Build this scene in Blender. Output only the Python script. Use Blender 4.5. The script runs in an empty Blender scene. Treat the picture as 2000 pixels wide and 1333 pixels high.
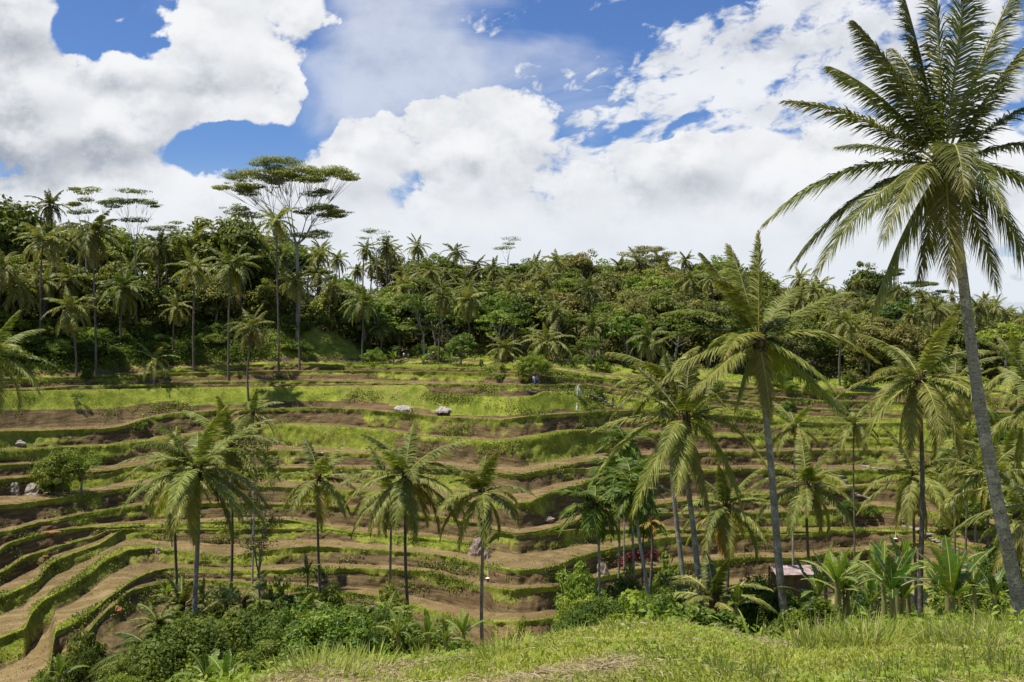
import bpy, math, random
import numpy as np
from mathutils import Vector, Matrix

# ------------------------------------------------------------------ camera, sky, sun, exposure
SC = bpy.context.scene
COL = SC.collection
FPX = 1944.0                      # focal length in pixels of the 2000 px wide photograph
Y0 = 600.0                        # horizon row
PITCH = math.atan((666.5 - Y0) / FPX)
cd = bpy.data.cameras.new('camera'); cam = bpy.data.objects.new('camera', cd); COL.objects.link(cam)
cd.sensor_width = 36.0; cd.lens = 36.0 * FPX / 2000.0; cd.clip_start = 0.1; cd.clip_end = 6000
cam.location = (0, 0, 0); cam.rotation_euler = (math.pi / 2 - PITCH, 0, 0)
SC.camera = cam
SUN_EL, SUN_AZ = math.radians(68), math.radians(-98)     # azimuth from +Y (view direction), clockwise positive
sd = Vector((math.sin(SUN_AZ) * math.cos(SUN_EL), math.cos(SUN_AZ) * math.cos(SUN_EL), math.sin(SUN_EL)))
ld = bpy.data.lights.new('sun', 'SUN'); ld.energy = 5.0; ld.angle = math.radians(0.6); ld.color = (1.0, 0.94, 0.84)
sun = bpy.data.objects.new('sun', ld); COL.objects.link(sun); sun.rotation_euler = sd.to_track_quat('Z', 'Y').to_euler()
SC.view_settings.view_transform = 'Standard'; SC.view_settings.look = 'None'
SC.view_settings.exposure = 0.42; SC.view_settings.gamma = 1.0
SC.cycles.max_bounces = 5; SC.cycles.diffuse_bounces = 3; SC.cycles.glossy_bounces = 2
SC.cycles.transmission_bounces = 3; SC.cycles.transparent_max_bounces = 4
SC.cycles.caustics_reflective = False; SC.cycles.caustics_refractive = False
SC.cycles.use_denoising = True
try: SC.cycles.denoiser = 'OPENIMAGEDENOISE'
except Exception: pass


class NT:
    """small helper to write node trees"""
    def __init__(s, tree): s.t = tree; s.n = tree.nodes; s.l = tree.links
    def new(s, typ, **kw):
        n = s.n.new(typ)
        for k, v in kw.items(): setattr(n, k, v)
        return n
    def put(s, node, idx, v):
        if v is None: return
        if isinstance(v, bpy.types.NodeSocket): s.l.new(v, node.inputs[idx])
        else: node.inputs[idx].default_value = v
    def math(s, op, a, b=None, c=None, clamp=False):
        n = s.new('ShaderNodeMath', operation=op, use_clamp=clamp)
        s.put(n, 0, a); s.put(n, 1, b); s.put(n, 2, c); return n.outputs[0]
    def mix(s, fac, a, b, blend='MIX'):
        n = s.new('ShaderNodeMix', data_type='RGBA', blend_type=blend)
        s.put(n, 0, fac)
        s.put(n, 6, a if isinstance(a, bpy.types.NodeSocket) else (*a, 1)); s.put(n, 7, b if isinstance(b, bpy.types.NodeSocket) else (*b, 1))
        return n.outputs[2]
    dims = '3D'
    def noise(s, vec, scale, detail=4, rough=.5, dist=0., typ='FBM', lac=2.0):
        n = s.new('ShaderNodeTexNoise', noise_dimensions=s.dims); s.put(n, 'Vector', vec); n.inputs['Scale'].default_value = scale
        n.inputs['Detail'].default_value = detail; n.inputs['Roughness'].default_value = rough; n.inputs['Distortion'].default_value = dist
        n.inputs['Lacunarity'].default_value = lac
        return n.outputs[0]
    def step(s, v, lo, hi, out0=0., out1=1.):
        n = s.new('ShaderNodeMapRange', interpolation_type='SMOOTHSTEP'); s.put(n, 0, v)
        n.inputs[1].default_value = lo; n.inputs[2].default_value = hi; n.inputs[3].default_value = out0; n.inputs[4].default_value = out1
        return n.outputs[0]
    def attr(s, name):
        return s.new('ShaderNodeAttribute', attribute_name=name).outputs[2]
    def comb(s, x, y, z):
        n = s.new('ShaderNodeCombineXYZ'); s.put(n, 0, x); s.put(n, 1, y); s.put(n, 2, z); return n.outputs[0]


def build_world():
    w = bpy.data.worlds.new('World'); SC.world = w; w.use_nodes = True
    T = NT(w.node_tree); T.n.clear(); T.dims = '2D'
    out = T.new('ShaderNodeOutputWorld'); bg = T.new('ShaderNodeBackground'); bg.inputs[1].default_value = 0.1
    T.l.new(bg.outputs[0], out.inputs[0])
    sky = T.new('ShaderNodeTexSky', sky_type='NISHITA', sun_disc=False)
    sky.sun_elevation = SUN_EL; sky.sun_rotation = SUN_AZ
    sky.altitude = 300; sky.air_density = 1.0; sky.dust_density = 0.6; sky.ozone_density = 3.0
    tc = T.new('ShaderNodeTexCoord')
    sep = T.new('ShaderNodeSeparateXYZ'); T.l.new(tc.outputs['Generated'], sep.inputs[0])
    X, Y, Z = sep.outputs
    ay = T.math('MAXIMUM', T.math('ABSOLUTE', Y), 0.12)
    A = T.math('DIVIDE', X, ay)                       # direction coordinates of the sky
    E = T.math('DIVIDE', Z, ay)
    # large warps so that outlines billow
    P0 = T.comb(A, T.math('MULTIPLY', E, 1.35), 0.0)
    wn = T.new('ShaderNodeTexNoise', noise_dimensions='2D'); T.put(wn, 'Vector', P0); wn.inputs['Scale'].default_value = 7; wn.inputs['Detail'].default_value = 5
    ws = T.new('ShaderNodeSeparateColor'); T.l.new(wn.outputs[1], ws.inputs[0])
    Aw = T.math('ADD', A, T.math('MULTIPLY', T.math('SUBTRACT', ws.outputs[0], .5), .16))
    Ew = T.math('ADD', E, T.math('MULTIPLY', T.math('SUBTRACT', ws.outputs[1], .5), .12))

    def blob(cx, cy, rx, ry, wgt, ang=0.0, aa=Aw, ee=Ew):
        a0, e0 = (cx - 1000) / FPX, (Y0 - cy) / FPX
        da = T.math('SUBTRACT', aa, a0); de = T.math('SUBTRACT', ee, e0)
        c, s_ = math.cos(math.radians(ang)), math.sin(math.radians(ang))
        u = T.math('ADD', T.math('MULTIPLY', da, c * FPX / rx), T.math('MULTIPLY', de, s_ * FPX / rx))
        v = T.math('ADD', T.math('MULTIPLY', da, -s_ * FPX / ry), T.math('MULTIPLY', de, c * FPX / ry))
        r = T.math('SQRT', T.math('ADD', T.math('MULTIPLY', u, u), T.math('MULTIPLY', v, v)))
        return T.step(r, 1.25, .35, 0.0, wgt)

    def total(lst, fn=blob):
        o = None
        for b in lst:
            v = fn(*b); o = v if o is None else T.math('ADD', o, v)
        return o
    cum = total([(20, 130, 190, 230, 1.1), (130, 270, 300, 150, 1.), (480, 120, 190, 160, 1.15), (330, 200, 150, 100, .7), (420, 20, 110, 80, .5),
                 (240, 350, 210, 110, .7), (665, 320, 100, 60, .7), (810, 280, 240, 90, .9), (930, 215, 150, 75, .8), (800, 410, 480, 150, 1.2),
                 (1250, 410, 380, 140, .95), (1500, 470, 600, 210, 1.0), (400, 460, 320, 90, .9), (90, 410, 320, 110, .8), (1500, 310, 380, 80, .45), (1850, 330, 360, 170, .7), (1000, 520, 1700, 120, .9)])
    holes = total([(262, 50, 120, 90, 1.), (300, 120, 60, 50, .3), (450, 300, 150, 62, .8), (540, 300, 110, 60, .5), (385, 290, 70, 60, .4), (560, 350, 130, 45, .6), (640, 200, 60, 190, .95, -10), (1000, 100, 140, 60, .4), (1170, 225, 170, 34, .8, 18), (1430, 232, 170, 26, .75, 8), (1330, 15, 170, 35, .5)])
    def billow(eoff, det):
        v = T.comb(A, T.math('MULTIPLY', T.math('ADD', E, eoff), 1.35), .3)
        a_ = T.noise(v, 8.0, det, .60, .0)
        b_ = T.new('ShaderNodeTexVoronoi', voronoi_dimensions='2D', feature='F1', distance='EUCLIDEAN'); b_.inputs['Scale'].default_value = 15
        wv = T.new('ShaderNodeVectorMath', operation='ADD'); T.l.new(v, wv.inputs[0])
        wq = T.new('ShaderNodeTexNoise', noise_dimensions='2D'); T.put(wq, 'Vector', v); wq.inputs['Scale'].default_value = 16; wq.inputs['Detail'].default_value = det - 2; wq.inputs['Roughness'].default_value = .62
        sc_ = T.new('ShaderNodeVectorMath', operation='SCALE'); T.l.new(wq.outputs[1], sc_.inputs[0]); sc_.inputs['Scale'].default_value = .09
        T.l.new(sc_.outputs[0], wv.inputs[1]); T.l.new(wv.outputs[0], b_.inputs['Vector'])
        return T.math('ADD', T.math('MULTIPLY', T.math('SUBTRACT', a_, .5), 2.6), T.math('MULTIPLY', T.math('SUBTRACT', .42, b_.outputs[0]), .9))
    n1 = billow(0., 10); n1b = billow(.022, 7)
    dens = T.math('ADD', T.math('SUBTRACT', T.math('MINIMUM', cum, 1.15), holes), n1)
    c1 = T.step(dens, .30, .68)
    # rippled high cloud on the right, tilted rows
    ang = math.radians(14)
    ru = T.math('ADD', T.math('MULTIPLY', A, math.cos(ang)), T.math('MULTIPLY', E, math.sin(ang)))
    rv = T.math('SUBTRACT', T.math('MULTIPLY', E, math.cos(ang)), T.math('MULTIPLY', A, math.sin(ang)))
    rn = T.noise(T.comb(T.math('MULTIPLY', ru, 9), T.math('MULTIPLY', rv, 26), 0.7), 1.0, 6, .62, .35)
    rn2 = T.noise(T.comb(T.math('MULTIPLY', ru, 38), T.math('MULTIPLY', rv, 62), 1.7), 1.0, 3, .6, .3)
    rb = total([(1450, 130, 400, 140, 1., 17), (1200, 220, 260, 80, .8, 22), (1650, 60, 400, 130, .9, 10), (1800, 200, 340, 190, .75), (1400, 330, 460, 120, .7)])
    c2 = T.step(T.math('ADD', T.math('SUBTRACT', T.math('MINIMUM', rb, 1.), T.math('MULTIPLY', holes, .55)), T.math('ADD', T.math('MULTIPLY', T.math('SUBTRACT', rn, .5), 2.9), T.math('MULTIPLY', T.math('SUBTRACT', rn2, .5), 1.9))), .26, 1.05, 0., .92)
    # thin veil
    vn = T.noise(T.comb(T.math('MULTIPLY', ru, 4), T.math('MULTIPLY', rv, 9), 2.7), 1.0, 7, .6, .6)
    vb = total([(780, 90, 300, 170, .9, 30), (1000, 170, 300, 120, .6)])
    c3 = T.math('MULTIPLY', T.step(T.math('ADD', vb, T.math('MULTIPLY', T.math('SUBTRACT', vn, .5), 1.4)), .1, 1.1), .6)
    hz = T.step(E, .17, -.02, 0., .75)
    cover = T.math('MAXIMUM', T.math('MAXIMUM', c1, c2), T.math('MAXIMUM', c3, hz))
    # self shading: thick and lower parts are greyer
    sh = T.math('ADD', T.math('MULTIPLY', T.math('SUBTRACT', n1b, n1), .42), total([(60, 325, 290, 60, .5), (20, 150, 170, 160, .35), (500, 190, 200, 60, .22), (1180, 400, 300, 70, .22), (830, 330, 240, 40, .22), (700, 440, 240, 50, .18), (300, 240, 160, 60, .2)]))
    shade = T.step(sh, -.25, 1.0)
    cc = T.mix(shade, (6.85, 6.95, 7.1), (2.5, 2.8, 3.35))
    cc = T.mix(T.step(E, .16, .02), cc, (5.9, 6.25, 6.7))
    skyc = T.mix(1.0, sky.outputs[0], (.46, .61, .88), 'MULTIPLY')
    col = T.mix(cover, skyc, cc)
    T.l.new(col, bg.inputs[0])
    w.cycles.sampling_method = 'MANUAL'; w.cycles.sample_map_resolution = 512
build_world()

# ------------------------------------------------------------------ numbers: noise, rays, meshes
rng = np.random.default_rng(7)
random.seed(7)
_cp, _sp = math.cos(PITCH), math.sin(PITCH)


def px_as(x, y):
    """photograph pixel -> (X/Y, -Z/Y) of its ray"""
    x = np.asarray(x, float); y = np.asarray(y, float)
    u = (x - 1000) / FPX; v = (666.5 - y) / FPX
    dy = _cp + v * _sp; dz = -_sp + v * _cp
    return u / dy, -dz / dy


def at(x, y, D):
    a, s = px_as(x, y)
    return Vector((float(a) * D, D, -float(s) * D))


def _hash(ix, iy, iz, seed):
    h = (ix * 374761393 + iy * 668265263 + iz * 2147483647 + seed * 1274126177) & 0xFFFFFFFF
    h = ((h ^ (h >> 13)) * 1274126177) & 0xFFFFFFFF
    h = (h ^ (h >> 16)) & 0xFFFFFFFF
    return h / 4294967295.0


def vnoise(x, y, z=0., seed=0):
    x, y, z = np.broadcast_arrays(np.asarray(x, float), np.asarray(y, float), np.asarray(z, float))
    ix, iy, iz = np.floor(x).astype(np.int64), np.floor(y).astype(np.int64), np.floor(z).astype(np.int64)
    fx, fy, fz = x - ix, y - iy, z - iz
    fx, fy, fz = fx * fx * (3 - 2 * fx), fy * fy * (3 - 2 * fy), fz * fz * (3 - 2 * fz)
    r = 0
    for a in (0, 1):
        for b in (0, 1):
            for c in (0, 1):
                r = r + _hash(ix + a, iy + b, iz + c, seed) * (fx if a else 1 - fx) * (fy if b else 1 - fy) * (fz if c else 1 - fz)
    return r


def fbm(x, y, z=0., seed=0, octv=4, gain=.5):
    r, amp, tot = 0, 1., 0.
    x, y, z = np.asarray(x, float), np.asarray(y, float), np.asarray(z, float)
    for o in range(octv):
        r = r + amp * (vnoise(x, y, z, seed + o * 17) - .5) * 2; tot += amp; amp *= gain
        x, y, z = x * 2.03 + 5.1, y * 2.03 + 1.7, z * 2.03 + 9.2
    return r / tot


def mk(name, V, F, mats, midx=None, attrs=None, parent=None, smooth=False, link=True):
    """one mesh object from arrays; F is (n,4) or (n,3) or a list of such arrays"""
    V = np.asarray(V, np.float32).reshape(-1, 3)
    Fs = F if isinstance(F, list) else [F]
    Fs = [np.asarray(f, np.int32) for f in Fs if len(f)]
    me = bpy.data.meshes.new(name)
    me.vertices.add(len(V)); me.vertices.foreach_set('co', V.ravel())
    loops = np.concatenate([f.ravel() for f in Fs]); sizes = np.concatenate([np.full(len(f), f.shape[1], np.int32) for f in Fs])
    starts = np.concatenate([[0], np.cumsum(sizes)[:-1]]).astype(np.int32)
    me.loops.add(len(loops)); me.loops.foreach_set('vertex_index', loops)
    me.polygons.add(len(sizes)); me.polygons.foreach_set('loop_start', starts)
    try: me.polygons.foreach_set('loop_total', sizes)
    except Exception: pass
    if midx is not None: me.polygons.foreach_set('material_index', np.asarray(midx, np.int32))
    me.polygons.foreach_set('use_smooth', np.full(len(sizes), bool(smooth)))
    for m in (mats if isinstance(mats, (list, tuple)) else [mats]): me.materials.append(m)
    for k, v in (attrs or {}).items():
        at_ = me.attributes.new(k, 'FLOAT', 'POINT'); at_.data.foreach_set('value', np.asarray(v, np.float32))
    me.update(calc_edges=True)
    if not link: return me
    o = bpy.data.objects.new(name, me); COL.objects.link(o)
    if parent is not None: o.parent = parent
    return o


def tag(o, label=None, cat=None, group=None, kind=None):
    if label: o['label'] = label
    if cat: o['category'] = cat
    if group: o['group'] = group
    if kind: o['kind'] = kind
    return o


def thing(name, label, cat, loc, rz=0., group=None, scale=None):
    o = bpy.data.objects.new(name, None); COL.objects.link(o)
    o.location = loc; o.rotation_euler = (0, 0, rz); o.empty_display_size = .3
    if scale is not None: o.scale = scale if hasattr(scale, '__len__') else (scale,) * 3
    return tag(o, label, cat, group)


def child(name, me, parent, loc=(0, 0, 0), rz=0.):
    o = bpy.data.objects.new(name, me); COL.objects.link(o); o.parent = parent; o.location = loc; o.rotation_euler = (0, 0, rz)
    return o


# ------------------------------------------------------------------ materials
def mat_base(name, rough=.8, spec=.2):
    m = bpy.data.materials.new(name); m.use_nodes = True
    T = NT(m.node_tree); bs = T.n['Principled BSDF']
    bs.inputs['Roughness'].default_value = rough; bs.inputs['Specular IOR Level'].default_value = spec
    return m, T, bs


def leaf_mat(name, dark, light, old, trans=.3, rough=.45, spec=.35, var=.35, nscale=.6):
    """leaves: colour between dark and light by the 't' attribute, noise and each plant's own random value; 'o' turns to the old colour"""
    m, T, bs = mat_base(name, rough, spec)
    oi = T.new('ShaderNodeObjectInfo'); geo = T.new('ShaderNodeNewGeometry')
    n = T.noise(geo.outputs['Position'], nscale, 3, .6)
    f = T.math('ADD', T.attr('t'), T.math('MULTIPLY', T.math('SUBTRACT', n, .5), .9), clamp=True)
    f = T.math('ADD', f, T.math('MULTIPLY', T.math('SUBTRACT', oi.outputs['Random'], .5), var), clamp=True)
    c = T.mix(f, dark, light)
    c = T.mix(T.attr('o'), c, old)
    hs = T.new('ShaderNodeHueSaturation'); T.l.new(c, hs.inputs['Color'])
    r2 = T.math('FRACT', T.math('MULTIPLY', oi.outputs['Random'], 7.31))
    T.put(hs, 'Value', T.math('ADD', .8, T.math('MULTIPLY', r2, .4)))
    T.put(hs, 'Hue', T.math('ADD', .485, T.math('MULTIPLY', T.math('FRACT', T.math('MULTIPLY', oi.outputs['Random'], 13.7)), .03)))
    c = hs.outputs[0]
    T.l.new(c, bs.inputs['Base Color'])
    tr = T.new('ShaderNodeBsdfTranslucent'); T.l.new(T.mix(1., c, (1.5, 1.6, .7), 'MULTIPLY'), tr.inputs[0])
    mx = T.new('ShaderNodeMixShader'); mx.inputs[0].default_value = trans
    T.l.new(bs.outputs[0], mx.inputs[1]); T.l.new(tr.outputs[0], mx.inputs[2])
    T.l.new(mx.outputs[0], T.n['Material Output'].inputs[0])
    return m


M_PALM = leaf_mat('palm_leaf', (.095, .122, .018), (.300, .312, .070), (.36, .23, .06), .32, .48, .32)
M_PALM_FAR = leaf_mat('palm_leaf_far', (.080, .105, .018), (.265, .270, .066), (.36, .25, .09), .30, .5, .3, .6)
M_PALM_DEAD = leaf_mat('palm_leaf_dry', (.16, .10, .05), (.30, .20, .10), (.26, .17, .08), .2, .7, .1)
M_PALM_YEL = leaf_mat('palm_leaf_yellow', (.20, .14, .02), (.42, .30, .05), (.4, .2, .05), .3, .5, .3)
M_ARECA = leaf_mat('areca_leaf', (.040, .080, .012), (.15, .21, .030), (.22, .18, .04), .28, .55, .22)
M_TREE = leaf_mat('tree_leaf', (.060, .092, .014), (.21, .225, .038), (.2, .14, .03), .32, .5, .3, .9, .35)
M_TREE_OLV = leaf_mat('tree_leaf_olive', (.090, .105, .026), (.25, .23, .065), (.2, .15, .05), .30, .55, .25, .7, .35)
M_TREE_BRI = leaf_mat('tree_leaf_bright', (.060, .105, .013), (.21, .27, .035), (.2, .15, .03), .36, .5, .3, .6, .5)
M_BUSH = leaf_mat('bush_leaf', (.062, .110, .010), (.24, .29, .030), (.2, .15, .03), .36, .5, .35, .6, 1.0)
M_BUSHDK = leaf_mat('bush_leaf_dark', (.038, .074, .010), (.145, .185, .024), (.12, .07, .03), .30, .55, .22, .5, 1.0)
M_LIME = leaf_mat('lime_leaf', (.12, .17, .015), (.28, .30, .03), (.3, .2, .03), .35, .5, .3, .2, 1.0)
M_RED = leaf_mat('red_leaf', (.05, .006, .010), (.17, .014, .03), (.3, .05, .03), .25, .4, .4, .2, 1.0)
M_BANANA = leaf_mat('banana_leaf', (.030, .078, .010), (.14, .215, .022), (.3, .2, .06), .36, .42, .35, .6, .8)
M_GRASS = leaf_mat('grass_blade', (.14, .19, .026), (.36, .41, .075), (.47, .40, .21), .30, .6, .2, .0, .9)
M_TGRASS = leaf_mat('terrace_grass', (.110, .150, .016), (.35, .37, .055), (.38, .33, .13), .30, .6, .2, .0, .25)
M_STUBBLE = leaf_mat('stubble', (.09, .10, .03), (.22, .20, .08), (.16, .115, .06), .1, .8, .1, .0, .3)
M_STRAW = leaf_mat('straw', (.30, .245, .13), (.50, .43, .26), (.4, .3, .2), .1, .8, .1, .0, 3.)


def bark(name, c0, c1, ring=True, scale=9.):
    m, T, bs = mat_base(name, .9, .1)
    geo = T.new('ShaderNodeTexCoord'); P = geo.outputs['Object']
    sp = T.new('ShaderNodeSeparateXYZ'); T.l.new(P, sp.inputs[0])
    n = T.noise(P, 3.5, 5, .65)
    zz = T.math('ADD', T.math('MULTIPLY', sp.outputs[2], scale), T.math('MULTIPLY', n, 3.4))
    w = T.math('ABSOLUTE', T.math('SUBTRACT', T.math('FRACT', zz), .5))
    if ring:
        f = T.math('ADD', T.math('MULTIPLY', T.step(w, .25, .5), .30), T.math('MULTIPLY', T.noise(P, 9., 5, .7), 1.0), clamp=True)
    else:
        f = T.noise(P, 6, 4, .6)
    c = T.mix(f, c1, c0)
    big = T.noise(P, .6, 3, .5)
    c = T.mix(T.step(big, .5, .7, 0., .55), c, (.10, .105, .07))
    if ring: c = T.mix(T.step(T.noise(P, 2.6, 6, .7), .50, .60, 0., .65), c, tuple(v * 1.25 for v in c1))
    if ring: c = T.mix(T.step(T.noise(P, 14., 3, .7), .52, .66, 0., .7), c, tuple(v * .45 for v in c0))
    T.l.new(c, bs.inputs['Base Color'])
    b = T.new('ShaderNodeBump'); b.inputs['Strength'].default_value = .6; b.inputs['Distance'].default_value = .04
    T.l.new(f, b.inputs['Height']); T.l.new(b.outputs[0], bs.inputs['Normal'])
    return m


M_TRUNK = bark('palm_trunk', (.15, .135, .108), (.42, .385, .33))
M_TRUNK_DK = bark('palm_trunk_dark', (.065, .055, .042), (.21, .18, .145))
M_TRUNK_PALE = bark('palm_trunk_pale', (.20, .19, .16), (.48, .46, .42), True, 4.)
M_BARK = bark('tree_bark', (.07, .058, .042), (.20, .17, .135), False)
M_PALE_BARK = bark('pale_tree_bark', (.16, .15, .12), (.34, .32, .28), False)


def plain(name, c, rough=.8, spec=.2, c2=None, scale=4., bump=0.):
    m, T, bs = mat_base(name, rough, spec)
    if c2 is None: bs.inputs['Base Color'].default_value = (*c, 1)
    else:
        tc = T.new('ShaderNodeTexCoord'); n = T.noise(tc.outputs['Object'], scale, 5, .65)
        T.l.new(T.mix(T.step(n, .3, .7), c, c2), bs.inputs['Base Color'])
        if bump:
            b = T.new('ShaderNodeBump'); b.inputs['Strength'].default_value = bump; b.inputs['Distance'].default_value = .1
            T.l.new(n, b.inputs['Height']); T.l.new(b.outputs[0], bs.inputs['Normal'])
    return m


M_RACHIS = plain('rachis', (.36, .33, .09), .5, .3, (.22, .22, .06), 1.)
M_FIBRE = plain('palm_fibre', (.055, .035, .02), .95, .05, (.12, .08, .045), 6.)
M_NUT = plain('coconut_husk', (.07, .075, .02), .5, .3, (.14, .09, .03), 2.)
M_ROCK = plain('rock', (.16, .13, .11), .9, .1, (.36, .29, .25), 1.3, .8)
M_STONE = plain('path_stone', (.17, .145, .11), .85, .15, (.38, .33, .27), 1.9, .5)
M_THATCH = plain('thatch', (.20, .18, .15), .95, .05, (.50, .47, .43), 3., .8)
M_WOOD = plain('old_wood', (.12, .08, .05), .85, .1, (.22, .16, .11), 3.)
M_TIN = plain('pink_tin', (.22, .15, .13), .6, .3, (.46, .37, .35), 2.2)
M_GREYROOF = plain('grey_tin', (.28, .27, .25), .6, .3, (.42, .41, .40), 1.2)
M_WHITE = plain('white_paint', (.72, .72, .70), .6, .3)
M_SKIN = plain('skin', (.30, .16, .10), .6, .3)


def terrain_mat():
    """attribute g = how grassy, m = wet mud, d = dry grass; soil elsewhere"""
    m, T, bs = mat_base('terrain', .9, .15)
    geo = T.new('ShaderNodeNewGeometry'); P = geo.outputs['Position']
    sp = T.new('ShaderNodeSeparateXYZ'); T.l.new(P, sp.inputs[0])
    n_big = T.noise(P, .07, 4, .6); n_mid = T.noise(P, .55, 5, .65); n_fine = T.noise(P, 3.2, 5, .7)
    # soil with horizontal strata
    st = T.noise(T.comb(T.math('MULTIPLY', sp.outputs[0], .35), T.math('MULTIPLY', sp.outputs[1], .35), T.math('MULTIPLY', sp.outputs[2], 3.4)), 1., 5, .7)
    soil = T.mix(T.step(st, .3, .72), (.052, .036, .016), (.185, .132, .060))
    soil = T.mix(T.step(n_fine, .5, .8, 0., .5), soil, (.24, .175, .095))
    soil = T.mix(T.step(n_big, .54, .66, 0., .22), soil, (.30, .165, .09))
    # wet mud
    mud = T.mix(T.step(n_mid, .3, .7), (.160, .112, .046), (.242, .174, .076))
    mud = T.mix(T.step(n_fine, .42, .75, 0., .3), mud, (.26, .188, .095))
    mud = T.mix(T.step(n_big, .45, .62, 0., .45), mud, (.125, .086, .038))
    # stubble rows / puddles
    fl = T.step(T.noise(T.comb(T.math('MULTIPLY', sp.outputs[0], .25), T.math('MULTIPLY', sp.outputs[1], .5), 3.), 1., 3, .5), .36, .52)
    grass = T.mix(T.step(n_mid, .28, .75), (.12, .155, .018), (.30, .32, .048))
    grass = T.mix(T.step(n_fine, .4, .8, 0., .45), grass, (.055, .085, .012))
    grass = T.mix(T.step(n_big, .5, .68, 0., .45), grass, (.22, .195, .06))
    grass = T.mix(T.attr('d'), grass, T.mix(n_fine, (.20, .155, .075), (.38, .31, .17)))
    gm = T.step(T.math('ADD', T.attr('g'), T.math('ADD', T.math('MULTIPLY', T.math('SUBTRACT', n_mid, .5), .9), T.math('MULTIPLY', T.math('SUBTRACT', n_fine, .5), .5))), .42, .6)
    mm = T.math('MULTIPLY', T.attr('m'), 1.0)
    c = T.mix(mm, soil, mud)
    c = T.mix(gm, c, grass)
    T.l.new(c, bs.inputs['Base Color'])
    wet = T.math('MULTIPLY', T.math('MULTIPLY', mm, fl), T.math('SUBTRACT', 1., gm))
    T.put(bs, 'Roughness', T.math('SUBTRACT', .92, T.math('MULTIPLY', wet, .68)))
    T.put(bs, 'Specular IOR Level', T.math('ADD', .12, T.math('MULTIPLY', wet, .5)))
    b = T.new('ShaderNodeBump'); b.inputs['Distance'].default_value = .22
    T.put(b, 'Strength', T.math('SUBTRACT', .8, T.math('MULTIPLY', mm, .7)))
    T.l.new(T.math('ADD', T.math('MULTIPLY', n_fine, .5), n_mid), b.inputs['Height']); T.l.new(b.outputs[0], bs.inputs['Normal'])
    return m


M_TERR = terrain_mat()

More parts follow.
